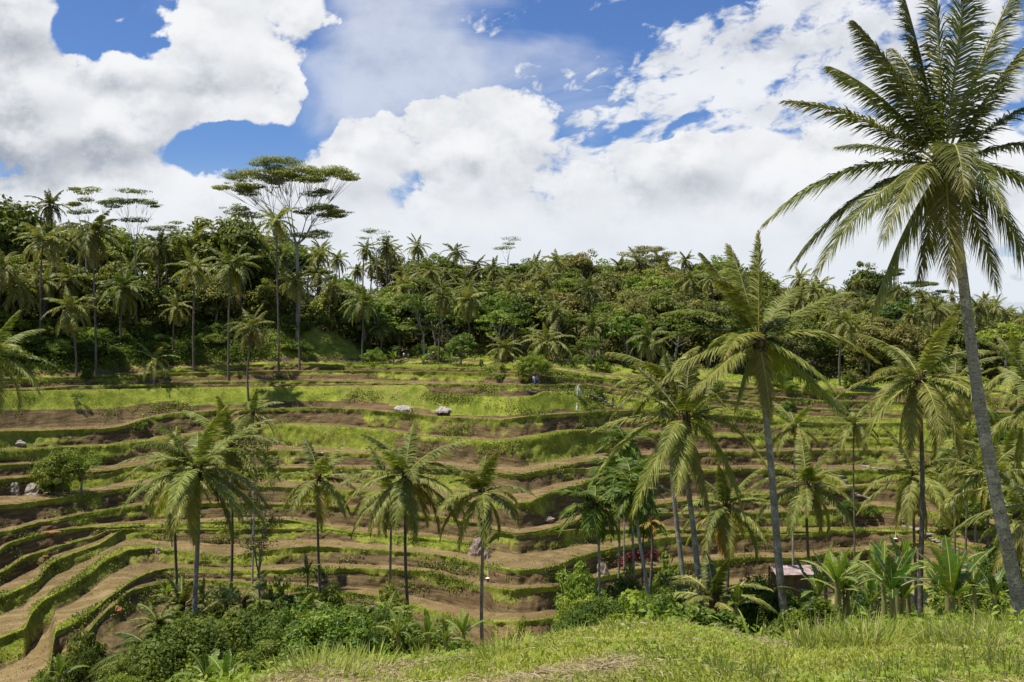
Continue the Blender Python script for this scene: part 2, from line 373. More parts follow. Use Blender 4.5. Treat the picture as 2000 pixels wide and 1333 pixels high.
# ------------------------------------------------------------------ the land
# Bund edges of the terraces, back (top) to front (bottom), traced in the photograph; each is turned into a level contour further down
N_ = None
T_LINES = [
    # 0 top paddy edge
    dict(p=[(-300, 745), (0, 741), (160, 738), (280, 733), (330, 722), (560, 711), (600, 712), (700, 717), (850, 719), (1000, 722), (1085, 728), (1200, 742), (1400, 755), (1600, 768), (2000, 775)], f=.75, b=.2, g=.0),
    # 1
    dict(p=[(-300, 752), (0, 748), (56, 745), (160, 743), (280, 738), (330, 731), (500, 727), (700, 726), (850, 728), (1000, 733), (1085, 738), (1180, 743), (1230, 753), (1400, 768), (1600, 785), (2000, 792)], f=.72, b=.3, g=.42),
    # 2
    dict(p=[(-300, 775), (0, 764), (60, 762), (140, 756), (315, 752), (385, 749), (560, 746), (700, 747), (845, 752), (1020, 755), (1150, 753), (1230, 767), (1400, 782), (1600, 802), (2000, 808)], f=.78, b=.25, g=.0),
    # 3
    dict(p=[(-300, 776), (0, 765), (830, 753), (845, 774), (1000, 778), (1040, 776), (1060, 766), (1150, 766), (1230, 778), (1400, 795), (1600, 815), (2000, 825)], f=.9, b=1.0, g=.95),
    # 4
    dict(p=[(-300, 850), (0, 845), (105, 843), (210, 839), (245, 834), (262, 827), (297, 817), (332, 811), (450, 802), (600, 799), (705, 802), (775, 808), (845, 815), (978, 822), (1055, 813), (1160, 807), (1240, 803), (1400, 812), (1600, 828), (1790, 828), (2000, 850)], f=.84, b=.3, g=.12),
    # 5
    dict(p=[(-300, 885), (0, 880), (80, 877), (175, 873), (210, 872), (245, 866), (297, 860), (400, 848), (500, 834), (560, 831), (630, 832), (700, 838), (740, 841), (827, 855), (915, 860), (978, 864), (1037, 855), (1090, 845), (1160, 841), (1300, 846), (1600, 856), (1740, 858), (2000, 890)], f=.76, b=.45, g=.3),
    # 6
    dict(p=[(-300, 918), (0, 912), (77, 908), (165, 920), (210, 922), (245, 915), (297, 905), (400, 893), (540, 882), (663, 887), (722, 890), (830, 912), (985, 928), (1020, 929), (1072, 918), (1125, 907), (1177, 899), (1300, 888), (1600, 882), (1750, 882), (2000, 920)], f=.62, b=.15, g=.1),
    # 7 short one far left
    dict(p=[(-300, 945), (0, 939), (80, 933), (200, 930), (245, 916), (2000, 920)], f=.6, b=.3, g=.5),
    # 8
    dict(p=[(-300, 995), (0, 990), (35, 988), (105, 977), (175, 969), (210, 963), (245, 956), (300, 948), (450, 950), (570, 955), (700, 962), (850, 978), (950, 986), (1000, 988), (1037, 983), (1055, 974), (1090, 960), (1125, 951), (1170, 940), (1300, 928), (1600, 908), (1740, 905), (2000, 955)], f=.7, b=.25, g=.18),
    # 9
    dict(p=[(-300, 1110), (0, 1044), (35, 1035), (70, 1025), (115, 1018), (140, 1011), (175, 1005), (245, 993), (300, 988), (450, 986), (635, 990), (817, 1009), (862, 1014), (897, 1021), (932, 1025), (967, 1037), (1010, 1046), (1055, 1040), (1090, 1030), (1121, 1021), (1180, 1003), (1300, 985), (1600, 960), (1700, 950), (1800, 955), (2000, 985)], f=.62, b=.12, g=.0),
    # 10
    dict(p=[(-300, 1170), (0, 1078), (21, 1063), (70, 1049), (122, 1038), (175, 1033), (245, 1029), (350, 1025), (450, 1021), (560, 1018), (600, 1024), (635, 1033), (670, 1040), (705, 1044), (740, 1046), (810, 1051), (845, 1054), (915, 1063), (950, 1064), (968, 1040), (1100, 1028), (1200, 1001), (1400, 1010), (1600, 1000), (1700, 990), (1800, 1000), (2000, 1040)], f=.66, b=.2, g=.22),
    # 11 left only
    dict(p=[(-300, 1240), (0, 1124), (21, 1112), (45, 1094), (87, 1080), (105, 1073), (157, 1059), (182, 1052), (215, 1034), (2000, 1040)], f=.45, b=.2, g=.1, w=1.0),
    # 12 left only
    dict(p=[(-300, 1290), (0, 1171), (35, 1158), (75, 1138), (85, 1118), (105, 1100), (140, 1086), (196, 1065), (240, 1036), (2000, 1040)], f=.45, b=.3, g=.45, w=1.2),
    # 13
    dict(p=[(-300, 1400), (0, 1250), (50, 1232), (60, 1203), (87, 1175), (140, 1147), (175, 1122), (210, 1095), (252, 1077), (297, 1074), (315, 1077), (450, 1090), (520, 1078), (600, 1070), (670, 1073), (740, 1078), (810, 1083), (845, 1086), (897, 1095), (932, 1105), (985, 1114), (1020, 1117), (1055, 1116), (1090, 1107), (1118, 1096), (1160, 1082), (1300, 1053), (1370, 1050), (1440, 1047), (1530, 1048), (1580, 1045), (1615, 1041), (1650, 1033), (1685, 1029), (1720, 1027), (1783, 1038), (1900, 1070), (2000, 1090)], f=.62, b=.25, g=.05),
    # 14
    dict(p=[(-300, 1500), (0, 1390), (60, 1350), (100, 1310), (105, 1240), (140, 1224), (175, 1203), (210, 1171), (245, 1147), (280, 1126), (315, 1115), (350, 1112), (450, 1118), (600, 1116), (650, 1115), (720, 1114), (772, 1115), (842, 1122), (867, 1127), (888, 1136), (930, 1145), (965, 1150), (1000, 1156), (1035, 1154), (1087, 1149), (1122, 1142), (1250, 1115), (1422, 1096), (1475, 1093), (1527, 1092), (1580, 1092), (1615, 1085), (1667, 1082), (1702, 1076), (1737, 1069), (1790, 1064), (1818, 1061), (1900, 1095), (2000, 1120)], f=.6, b=.22, g=.15),
    # 15
    dict(p=[(-300, 1600), (0, 1480), (100, 1345), (150, 1262), (200, 1205), (245, 1165), (255, 1157), (280, 1150), (315, 1143), (350, 1138), (402, 1136), (600, 1150), (720, 1165), (825, 1191), (860, 1201), (895, 1210), (965, 1217), (1017, 1217), (1100, 1208), (1300, 1165), (1500, 1135), (1820, 1102), (2000, 1150)], f=.8, b=.5, g=.25),
]
ANCHOR, H_ANCHOR = 9, 29.6

A_IN = np.arange(-60, 2061, 2.0)
XS = np.concatenate([np.linspace(-1900, -70, 60), A_IN, np.linspace(2070, 3900, 60)])
COLS_A = (XS - 1000) / FPX
NC = len(XS)


def curve(pts, smooth=2):
    """pixel polyline -> s(a) on the columns"""
    p = np.array(pts, float); a, s = px_as(p[:, 0], p[:, 1])
    o = np.argsort(a); v = np.interp(COLS_A, a[o], s[o])
    if smooth:
        k = np.hanning(smooth * 2 + 3); k /= k.sum(); vp = np.pad(v, smooth + 1, mode='edge'); v = np.convolve(vp, k, 'valid')
    return v


def ccurve(pts):
    """(pixel column, value) -> value on the columns"""
    p = np.array(pts, float); return np.interp(XS, p[:, 0], p[:, 1])


K = len(T_LINES)
T_LINES[13]['f'] = ccurve([(0, .36), (240, .36), (320, .6), (2000, .62)]); T_LINES[13]['b'] = ccurve([(0, .7), (240, .7), (320, .25), (2000, .25)])
T_LINES[14]['f'] = ccurve([(0, .45), (250, .45), (340, .6), (2000, .6)]); T_LINES[14]['b'] = ccurve([(0, .5), (250, .5), (340, .22), (2000, .22)])
T_LINES[12]['f'] = ccurve([(0, .38), (200, .38), (300, .5), (2000, .5)])
S = np.stack([curve(t['p'], 4) for t in T_LINES])
for k in range(1, K): S[k] = np.maximum(S[k], S[k - 1] + .6 / FPX)
for k in (2, 4, 6, 8, 9, 10, 13, 14): T_LINES[k]['f'] = np.minimum(np.asarray(T_LINES[k]['f']) * 1.13, .86)
Hh = np.zeros((K, NC)); DD = np.zeros((K, NC))
Hh[ANCHOR] = H_ANCHOR; DD[ANCHOR] = H_ANCHOR / S[ANCHOR]
# limits of the step behind the anchor at the picture's sides
for k in range(ANCHOR - 1, -1, -1):
    f, b = T_LINES[k]['f'], T_LINES[k]['b']
    sf = S[k] + f * (S[k + 1] - S[k]); Df = Hh[k + 1] / sf
    DD[k] = (Df + b * Hh[k + 1]) / (1 + b * S[k]); Hh[k] = S[k] * DD[k]
for k in range(ANCHOR, K - 1):
    f, b = T_LINES[k]['f'], T_LINES[k]['b']
    sf = S[k] + f * (S[k + 1] - S[k]); Df = (DD[k] + b * Hh[k]) / (1 + b * sf)
    Hh[k + 1] = sf * Df; DD[k + 1] = Hh[k + 1] / S[k + 1]
print('top h', [round(float(np.interp(x, XS, Hh[0])), 1) for x in (0, 300, 600, 1000, 1300, 1600, 2000)], 'D', [round(float(np.interp(x, XS, DD[0])), 1) for x in (0, 300, 600, 1000, 1300, 1600, 2000)])
print('bot h', [round(float(np.interp(x, XS, Hh[-1])), 1) for x in (0, 300, 600, 1000, 1300, 1600, 2000)], 'D', [round(float(np.interp(x, XS, DD[-1])), 1) for x in (0, 300, 600, 1000, 1300, 1600, 2000)])

# near bank: its visible edge and the slope below it
s_edge = curve([(-300, 1560), (0, 1540), (250, 1450), (400, 1370), (440, 1375), (500, 1340), (560, 1312), (650, 1296), (750, 1300), (850, 1288), (950, 1274), (1050, 1250), (1150, 1226), (1250, 1216), (1400, 1222), (1500, 1246), (1600, 1258), (1700, 1250), (1850, 1240), (2000, 1230)], 8)
D_edge = ccurve([(-300, 9), (250, 10), (470, 11.5), (1000, 14), (1500, 15), (2000, 16)])
near_ctrl = [  # D, -z on the columns
    (2.0, ccurve([(0, 1.9), (2000, 1.75)])),
    (5.0, ccurve([(0, 2.7), (500, 2.45), (2000, 2.2)])),
    (None, None),
    (30., ccurve([(0, 13.5), (500, 12.), (1000, 11.3), (1450, 10.9), (2000, 10.3)])),
    (45., ccurve([(0, 19.5), (500, 18.), (1000, 16.5), (1450, 15.8), (2000, 15.)])),
    (60., ccurve([(0, 26.), (300, 24.5), (700, 23.), (1000, 22.5), (1450, 21.), (2000, 19.5)])),
    (80., ccurve([(0, 35.), (300, 33.), (700, 31.), (1000, 31.), (1450, 29.), (2000, 27.)])),
]
cols_D, cols_Z, cols_g, cols_m, cols_d, seg = [], [], [], [], [], []


def row(D, h, g, m=0., d=0., part=0):
    cols_D.append(np.broadcast_to(D, (NC,)).astype(float).copy()); cols_Z.append(np.broadcast_to(-np.asarray(h, float), (NC,)).copy())
    cols_g.append(np.broadcast_to(g, (NC,)).astype(float).copy()); cols_m.append(np.broadcast_to(m, (NC,)).astype(float).copy())
    cols_d.append(np.broadcast_to(d, (NC,)).astype(float).copy()); seg.append(part)


# piece 0: near ground up to the foot of the lowest terrace
De, he = D_edge, s_edge * D_edge
D_last = DD[K - 1]; h_last = Hh[K - 1]
ctrl = [(np.full(NC, 2.), near_ctrl[0][1]), (np.full(NC, 5.), near_ctrl[1][1]), (De * .8, he * .8 + .12), (De, he), (De + 3.0, he + 1.9)]
ctrl += [(np.full(NC, c[0]), np.maximum(c[1], he + 2.5)) for c in near_ctrl[3:]]
ctrl += [(D_last - 10, np.full(NC, 38.5) + 0 * D_last), (D_last - 4.5, h_last + 2.2)]
ctrl[-2] = (D_last - 10, np.maximum(h_last + 3.2, 35))
nper = [4, 14, 8, 10, 20, 12, 12, 14, 10, 6]
for i in range(len(ctrl) - 1):
    (d0, h0), (d1, h1) = ctrl[i], ctrl[i + 1]
    for j in range(nper[i]):
        t = j / nper[i]; row(d0 + (d1 - d0) * t, h0 + (h1 - h0) * t, 1. if i < 6 else ccurve([(0, .1), (330, .15), (480, .8), (2000, .8)]), 0, 0, 0)
# pieces 1: terraces front to back
GR = []
for k in range(K - 1, -1, -1):
    t = T_LINES[k]
    d1, h1 = DD[k], Hh[k]
    if k == K - 1: d0, h0 = d1 - 1.8, h1 + 1.9
    else:
        sf = S[k] + t['f'] * (S[k + 1] - S[k]); h0 = Hh[k + 1]; d0 = h0 / sf
    rise = np.maximum(h0 - h1, 0.0)
    gfun = np.full(NC, t['g'], float)
    if k == 5: gfun = ccurve([(0, .7), (230, .6), (300, .05), (480, .1), (560, .9), (760, .9), (800, .15), (1000, .2), (1050, .75), (1150, .7), (1200, .1), (1600, .3), (1620, .6), (2000, .7)])
    if k == 4: gfun = ccurve([(0, .8), (150, .6), (200, .1), (600, .05), (690, .1), (720, .75), (830, .6), (870, .15), (1100, .1), (1150, .45), (1250, .3), (1400, .3), (1700, .9), (2000, .8)])
    if k == 3: gfun = ccurve([(0, .85), (1200, .85), (1300, .55), (1550, .9), (2000, .9)])
    if k == 8: gfun = ccurve([(0, .2), (50, .55), (190, .6), (215, .05), (600, .35), (800, .1), (1100, .1), (1600, .5), (2000, .6)])
    if k == 9: gfun = ccurve([(0, .1), (120, .1), (140, .6), (170, .5), (190, .1), (500, .2), (1100, .05), (1600, .3), (2000, .6)])
    if k == 10: gfun = ccurve([(0, .1), (180, .1), (500, .7), (950, .75), (980, 0.), (1600, .2), (2000, .4)])
    if k == 1: gfun = ccurve([(0, .0), (320, .0), (350, .6), (480, .5), (520, .1), (720, .1), (780, .6), (930, .6), (960, 0.), (1080, .1), (2000, .5)])
    if k == 13: gfun = ccurve([(0, .75), (230, .75), (300, .2), (500, .5), (700, .2), (1300, .05), (2000, .2)])
    nr = 9 if k in (3, 4, 5, 9) else 7
    soft = k in (3, 5)
    for j in range(nr):
        u = j / nr
        # profile: soil risers bulge and cut back under the turf edge
        cut = 0 if soft else .22 * math.sin(math.pi * u ** 1.5) + (.16 if u > .6 else 0)
        hh = h0 + (h1 - h0) * u
        dd = d0 + (d1 - d0) * (u ** (1.0 if soft else 1.0)) + cut * np.minimum(rise, 1.5)
        if k == 3: gfun_k3 = gfun; g3 = np.where(u < ccurve([(0, .5), (330, .45), (400, .22), (700, .3), (780, .12), (1200, .12), (1300, 0), (2000, 0)]) + .12 * fbm(COLS_A * 18, 0, 0, 5, 3), -.8, 0)
        else: g3 = 0
        g = np.maximum(gfun + (0.25 * (u - .5)) + .75 * fbm(COLS_A * d1 * .11, k * 2.1, u * .5, 90 + k, 3), np.where(rise * (1 - u) < .45, .62, 0) * (1 if j >= nr - 2 else 0))
        if u < .12: g = g - .1
        g = g + g3 + .10
        row(dd, hh, g, 0., 0., 1)
    # lip, bund, paddy
    if k > 0:
        tb = T_LINES[k - 1]; sfb = S[k - 1] + tb['f'] * (S[k] - S[k - 1]); dend = h1 / sfb
    else: dend = d1 + ccurve([(0, 2), (300, 3), (560, 4), (700, 16), (1000, 18), (1085, 10), (1200, 5), (2000, 5)])
    depth = np.maximum(dend - d1, .05)
    wid = t.get('w', .55)
    if k == 13: wid = ccurve([(0, 1.6), (60, 2.6), (200, 2.6), (300, 1.6), (350, .6), (2000, .55)])
    if k == 14: wid = ccurve([(0, 1.3), (250, 1.1), (330, .6), (2000, .55)])
    if k in (10,): wid = ccurve([(0, .6), (500, .6), (600, 1.2), (800, 1.), (950, .6), (2000, .6)])
    wid = wid * np.clip(1.25 + 1.5 * fbm(COLS_A * d1 * .16, d1 * .1, k * 3.3, 60 + k, 3), .55, 3.2)
    bw = np.minimum(wid * 1.0, depth * .42); bh = np.minimum(.14, depth * .08)
    gl = .95
    row(d1, h1 - bh * .6, gl, 0, 0, 1)
    row(d1 + bw * .3, h1 - bh, 1., 0, 0, 1)
    row(d1 + bw, h1 - bh * .8, 1., 0, 0, 1)
    pg = 0.; pm = 1.
    if k == 0: pg, pm = .62, .6
    if k in (4,): pg = ccurve([(0, .0), (1200, .0), (1600, .5), (1750, .9), (2000, .9)])
    row(d1 + bw + np.minimum(.25, depth * .08), h1 + .02, np.maximum(pg, .15), pm, 0, 1)
    for u in (.35, .65, .9):
        row(d1 + bw + .25 + (dend - d1 - bw - .25) * u, h1 + .02, pg, pm, 0, 1)
PADDY0 = dend.copy()
# piece 2: the hill behind
s_can = curve([(-300, 380), (0, 385), (40, 415), (100, 410), (200, 420), (280, 465), (350, 455), (380, 440), (440, 440), (520, 430), (600, 468), (700, 490), (740, 485), (800, 492), (880, 492), (950, 512), (1000, 495), (1060, 505), (1130, 488), (1200, 502), (1300, 505), (1340, 505), (1400, 495), (1450, 510), (1500, 530), (1560, 545), (1640, 560), (1680, 538), (1740, 550), (1800, 563), (1880, 580), (2000, 603), (2400, 640)], 8)
D_crest = ccurve([(0, 250), (600, 262), (1000, 280), (1300, 300), (1600, 350), (2000, 400)])
z_crest = -s_can * D_crest - ccurve([(0, 15), (1000, 14), (1600, 14), (2000, 13)])
s_b2 = curve([(-300, 650), (0, 652), (200, 662), (400, 648), (560, 640), (620, 640), (690, 672), (730, 700), (900, 702), (1100, 706), (1300, 722), (1600, 742), (2000, 760)], 10)
d_b1 = PADDY0 + .6
h_b1 = Hh[0] - .5
d_b2 = d_b1 + ccurve([(0, 11), (560, 10), (690, 8), (740, 10), (2000, 10)])
h_b2 = np.minimum(s_b2 * d_b2, h_b1 - .3)
gb = ccurve([(0, .9), (2000, 1.)])
hc = -z_crest
ctrl2 = [(d_b1, h_b1), (d_b2, h_b2), (d_b2 + 25, h_b2 + (hc - h_b2) * .25), (d_b2 * .45 + D_crest * .55, h_b2 + (hc - h_b2) * .6), (D_crest, hc), (D_crest + 60, hc + 3), (D_crest + 250, hc + 25), (np.full(NC, 1500.), np.full(NC, 70.)), (np.full(NC, 4500.), np.full(NC, 150.))]
nper2 = [14, 10, 8, 8, 5, 6, 5, 4]
for i in range(len(ctrl2) - 1):
    (d0, h0), (d1, h1) = ctrl2[i], ctrl2[i + 1]
    for j in range(nper2[i]):
        t = j / nper2[i]; row(d0 + (d1 - d0) * t, h0 + (h1 - h0) * t, .30 if i else (.35 + .65 * min(1, t * 3)), 0, 0, 2)
row(ctrl2[-1][0], ctrl2[-1][1], 1., 0, 0, 2)

GD = np.stack(cols_D); GZ = np.stack(cols_Z); GG = np.stack(cols_g); GM = np.stack(cols_m); GDRY = np.stack(cols_d); SEG = np.array(seg)
for r in range(1, len(GD)): GD[r] = np.maximum(GD[r], GD[r - 1] + .004)
GX = COLS_A[None, :] * GD
# natural irregularity
piece = SEG[:, None] * np.ones((1, NC))
flat = (GM > .5)
nz = fbm(GX * .35, GD * .35, GZ * .5, 3, 4)
nf = fbm(GX * 1.3, GZ * 1.6, GD * 1.3, 11, 3); nslope = fbm(GX * .16, GZ * .5, 4.4, 12, 4)
riser = (piece == 1) & (~flat)
nm = fbm(GX * .75, GD * .3, GZ * .9, 71, 4)
YY = GD + np.where(riser, nz * .5 + nm * .30 + nf * .26, 0)
YY = np.where(riser & (GG > .9), GD + nz * .5 + nf * .16, YY)
lipz = riser & (GG > .9)
YY = np.where(riser & ~lipz, YY + nslope * .8 * np.clip(GG, 0, 1), YY)
for r_ in range(1, len(YY)): YY[r_] = np.maximum(YY[r_], YY[r_ - 1] - .35)
near = SEG == 0
dz = np.zeros_like(GZ)
dz[near] = fbm(GX[near] * .22, GD[near] * .22, 0, 21, 4) * np.clip((GD[near] - 2) * .02, 0, .9) + fbm(GX[near] * 1.6, GD[near] * 1.6, 0, 22, 2) * .06
back = SEG == 2
dz[back] = fbm(GX[back] * .12, GD[back] * .12, 0, 31, 4) * 1.1
fade = np.ones_like(GZ)
dz[(piece == 1) & flat] = (fbm(GX * .8, GD * .8, 0, 41, 3) * .012)[(piece == 1) & flat]
dz[riser] += (nf * .07)[riser]
# blend the joins
r0 = np.where(near)[0][-1]
for i in range(6): dz[r0 - i] *= i / 6
b0 = np.where(back)[0][0]
for i in range(4): dz[b0 + i] *= i / 4
ZZ = GZ + dz
XX = COLS_A[None, :] * YY
GDRY[near] = np.clip(fbm(XX[near] * .45, YY[near] * .3, 0, 57, 4) * 2.4 + .2, 0, .85)


def ground_z(X, Y):
    """height of the land at world X, Y (Y ahead of the camera)"""
    a = X / Y; c = np.interp(a, COLS_A, np.arange(NC)); i = int(min(max(round(c), 0), NC - 1))
    return float(np.interp(Y, GD[:, i], ZZ[:, i]))


def sheet(name, r0, r1, mask=None):
    rows = np.arange(r0, r1 + 1); n = len(rows)
    V = np.stack([XX[rows], YY[rows], ZZ[rows]], -1).reshape(-1, 3)
    i, j = np.meshgrid(np.arange(n - 1), np.arange(NC - 1), indexing='ij')
    v = i * NC + j
    F = np.stack([v, v + 1, v + NC + 1, v + NC], -1).reshape(-1, 4)
    g, m_, d_ = GG[rows].ravel(), GM[rows].ravel(), GDRY[rows].ravel()
    if mask is not None:
        keep = mask(r0 + i.ravel(), j.ravel()); F = F[keep]
        used = np.unique(F); mp = np.full(len(V), -1, np.int64); mp[used] = np.arange(len(used))
        V = V[used]; F = mp[F]; g, m_, d_ = g[used], m_[used], d_[used]
    return mk(name, V, F, M_TERR, attrs={'g': g, 'm': m_, 'd': d_}, smooth=True)


R_N = np.where(SEG == 0)[0][-1]; R_T = np.where(SEG == 1)[0][-1]; R_B = len(SEG) - 1
tag(sheet('ground', 0, R_N), 'grassy bank and slope falling away below the viewpoint', kind='structure')
ismud = lambda i, j: (GM[i, j] > .5) & (GM[np.minimum(i + 1, R_B), j] > .5)
tag(sheet('mud_field', R_N, R_T, ismud), 'flat wet brown rice paddies between the grassy bunds', kind='structure')
tag(sheet('terrace_slope', R_N, R_T + 1, lambda i, j: ~ismud(i, j)), 'earth risers and grass bunds stepping down the terraced hillside', kind='structure')
tag(sheet('hill', R_T + 1, R_B), 'green bank and hill that carry the forest', kind='structure')
# ground beside and behind the viewpoint
n = 121
gx, gy = np.meshgrid(np.linspace(-60, 60, n), np.linspace(-75, 45, n), indexing='ij')
yc = np.maximum(gy, 2.05); gz = np.array([ground_z(max(min(x_ / y_, 1.49), -1.49) * y_, y_) for x_, y_ in zip(gx.ravel(), yc.ravel())]).reshape(gx.shape)
gz = gz - np.where(gy > 2, .05, .02) + np.where(gy < 0, fbm(gx * .15, gy * .15, 0, 9, 3) * .2 - .01 * np.abs(gy), 0)
v = (np.arange(n - 1)[:, None] * n + np.arange(n - 1)[None, :]).ravel()
V = np.stack([gx, gy, gz], -1).reshape(-1, 3)
fa = np.stack([v, v + n, v + n + 1, v + 1], -1); ins = (V[:, 1] > 3.2) & (np.abs(V[:, 0]) < 1.48 * V[:, 1] - 1.6); fa = fa[~ins[fa].all(1)]; V[ins, 2] -= .3; V[~ins & (V[:, 1] > 1.5), 2] += .10
tag(mk('ground', V, fa, M_TERR, attrs={'g': np.ones(len(V)), 'm': np.zeros(len(V)), 'd': np.full(len(V), .2)}, smooth=True), 'grassy ground around the viewpoint', kind='structure')


# ------------------------------------------------------------------ blades, tubes, fronds
def blades(P, Dr, Sd, L, W, droop=.3, segs=2, prof=(1., .8, .08), base_t=None):
    """ribbons: base points, directions, side vectors, lengths, widths -> V, F, index of the blade per vertex, position along it"""
    n = len(P); L = np.broadcast_to(L, n); W = np.broadcast_to(W, n); droop = np.broadcast_to(droop, n)
    Vs = []; ts = np.linspace(0, 1, segs + 1)
    Sd = Sd / np.maximum(np.linalg.norm(Sd, axis=1, keepdims=True), 1e-6)
    for t, w in zip(ts, np.interp(ts, np.linspace(0, 1, len(prof)), prof)):
        c = P + Dr * (L * t)[:, None]; c = c.copy(); c[:, 2] -= droop * L * t * t
        Vs += [c - Sd * (W * w * .5)[:, None], c + Sd * (W * w * .5)[:, None]]
    V = np.stack(Vs, 1)                     # n, 2(segs+1), 3
    m = 2 * (segs + 1); base = np.arange(n)[:, None] * m
    F = np.concatenate([base + np.array([[2 * i, 2 * i + 1, 2 * i + 3, 2 * i + 2]]) for i in range(segs)], 0)
    idx = np.repeat(np.arange(n), m); tt = np.tile(np.repeat(ts, 2), n)
    return V.reshape(-1, 3), F, idx, tt


def tube(pts, rad, sides=8, cap=True):
    pts = np.array([tuple(p) for p in pts], float); n = len(pts); rad = np.broadcast_to(rad, n)
    T = np.gradient(pts, axis=0); T /= np.maximum(np.linalg.norm(T, axis=1, keepdims=True), 1e-9)
    ref = np.array([0, 0, 1.]) if abs(T[0, 2]) < .9 else np.array([1., 0, 0])
    U = np.cross(T, ref); U /= np.maximum(np.linalg.norm(U, axis=1, keepdims=True), 1e-9); W = np.cross(T, U)
    an = np.linspace(0, 2 * np.pi, sides, endpoint=False)
    V = pts[:, None] + rad[:, None, None] * (np.cos(an)[None, :, None] * U[:, None] + np.sin(an)[None, :, None] * W[:, None])
    V = V.reshape(-1, 3); F = []
    i, j = np.meshgrid(np.arange(n - 1), np.arange(sides), indexing='ij'); j2 = (j + 1) % sides
    F = np.stack([i * sides + j, i * sides + j2, (i + 1) * sides + j2, (i + 1) * sides + j], -1).reshape(-1, 4)
    return V, F


class Acc:
    """collects pieces of one mesh"""
    def __init__(s): s.V = []; s.F = []; s.M = []; s.t = []; s.o = []; s.n = 0
    def add(s, V, F, m=0, t=.5, o=0.):
        V = np.asarray(V).reshape(-1, 3); F = np.asarray(F)
        s.V.append(V); s.F.append(F + s.n); s.M.append(np.full(len(F), m)); s.t.append(np.broadcast_to(t, len(V))); s.o.append(np.broadcast_to(o, len(V))); s.n += len(V)
    def mesh(s, name, mats, smooth=False, link=False, parent=None):
        return mk(name, np.concatenate(s.V), [np.concatenate(s.F)] if len({f.shape[1] for f in s.F}) == 1 else s.F, mats, np.concatenate(s.M), {'t': np.concatenate(s.t), 'o': np.concatenate(s.o)}, parent, smooth, link)


def frond(acc, p0, p1, p2, n=60, lw=.05, ll=.17, r=None, old=0., mleaf=0, mrach=1, droop=.45, rach=.035, stalk=.12, width_end=.3, segs=2, tint=None):
    """a feather leaf along the quadratic curve p0 p1 p2"""
    r = r or rng
    p0, p1, p2 = (np.array(tuple(p), float) for p in (p0, p1, p2))
    t = np.linspace(0, 1, 13); B = lambda t: ((1 - t) ** 2)[:, None] * p0 + (2 * t * (1 - t))[:, None] * p1 + (t * t)[:, None] * p2
    pts = B(t); Lf = np.linalg.norm(np.diff(pts, axis=0), axis=1).sum()
    if n > 24: n = int(n * 2.0); lw = lw * 1.05
    if rach:
        V, F = tube(pts, np.linspace(rach, rach * .25, 13), 4); acc.add(V, F, mrach, .5, old)
    tt = np.linspace(stalk, .995, n) + r.uniform(-.3, .3, n) / n; tt = np.clip(tt, 0, 1)
    tt = np.concatenate([tt, tt]); sg = np.concatenate([np.ones(n), -np.ones(n)])
    P = B(tt); T = (2 * (1 - tt))[:, None] * (p1 - p0) + (2 * tt)[:, None] * (p2 - p1); T /= np.linalg.norm(T, axis=1, keepdims=True)
    hz = (p2 - p0) * [1, 1, 0]; 
    if np.linalg.norm(hz) < .3: a_ = r.uniform(0, 6.28); hz = np.array([math.cos(a_), math.sin(a_), 0])
    hz /= np.linalg.norm(hz); side0 = np.array([-hz[1], hz[0], 0])
    Sx = np.broadcast_to(side0, T.shape); N = np.cross(T, Sx) * -1; N /= np.linalg.norm(N, axis=1, keepdims=True); N *= np.sign(N[:, 2:3] + 1e-6) if abs(p1[2] - p0[2]) < abs(p1[0] - p0[0]) + abs(p1[1] - p0[1]) else 1
    phi = np.radians(np.interp(tt, [0, .3, 1], [72, 58, 25])) + r.normal(0, .08, len(tt))
    D = T * np.cos(phi)[:, None] + Sx * (sg * np.sin(phi))[:, None] + N * (.18 + r.normal(0, .10, len(tt)))[:, None]
    D /= np.linalg.norm(D, axis=1, keepdims=True)
    prof = np.interp(tt, [0, .15, .35, .7, 1], [.5, .85, 1, .85, width_end])
    gap = 1 - .10 * vnoise(tt * 40, sg * 3, float(r.uniform(0, 99)))
    L = Lf * ll * prof * r.uniform(.85, 1.1, len(tt)) * gap
    sv = T + N * r.normal(0, .35, (len(tt), 1)) + r.normal(0, .12, (len(tt), 3))
    V, F, idx, bt = blades(P, D, sv, L, lw * (.7 + .3 * prof), droop * r.uniform(.7, 1.3, len(tt)), segs, (.75, 1., .12))
    tv = (.5 if tint is None else tint) + r.normal(0, .12, len(tt))
    ov = np.clip(old + (tt > .85) * r.uniform(-.2, .45, len(tt)), 0, 1)
    acc.add(V, F, mleaf, np.clip(tv[idx] + .1 * bt, 0, 1), np.clip(ov[idx] + .25 * (bt > .9) * old, 0, 1))


def auto_fronds(n, R, seed, crown=(0, 0, 0), spread=1.0, low=-50, skew=0.):
    """directions of a palm's leaves: young ones upright, old ones hanging"""
    r = np.random.default_rng(seed); out = []
    for i in range(n):
        q = (i + .5) / n; el = math.radians(77 - (77 - low) * (1.25 * q - .25 * q * q) + r.normal(0, 7)); az = i * 2.39996 + r.normal(0, .25) + seed
        L = R * 1.12 * (1.0 if q < .8 else .88) * r.uniform(.88, 1.08) * (.85 + .15 * min(1, q * 4))
        arch = .34 + .35 * (1 - abs(q - .45) * 1.2)
        if math.degrees(el) > 65: arch *= 1.25 if i > 1 else .8
        h = np.array([math.cos(az), math.sin(az), 0.])
        d0 = h * math.cos(el) + np.array([0, 0, math.sin(el)])
        p1 = d0 * L * .5
        el2 = el - arch * 1.7 * r.uniform(.8, 1.2)
        d1 = h * math.cos(el2) + np.array([0, 0, math.sin(el2)])
        p2 = p1 + d1 * L * .5
        out.append((p1, p2, q))
    return out, r


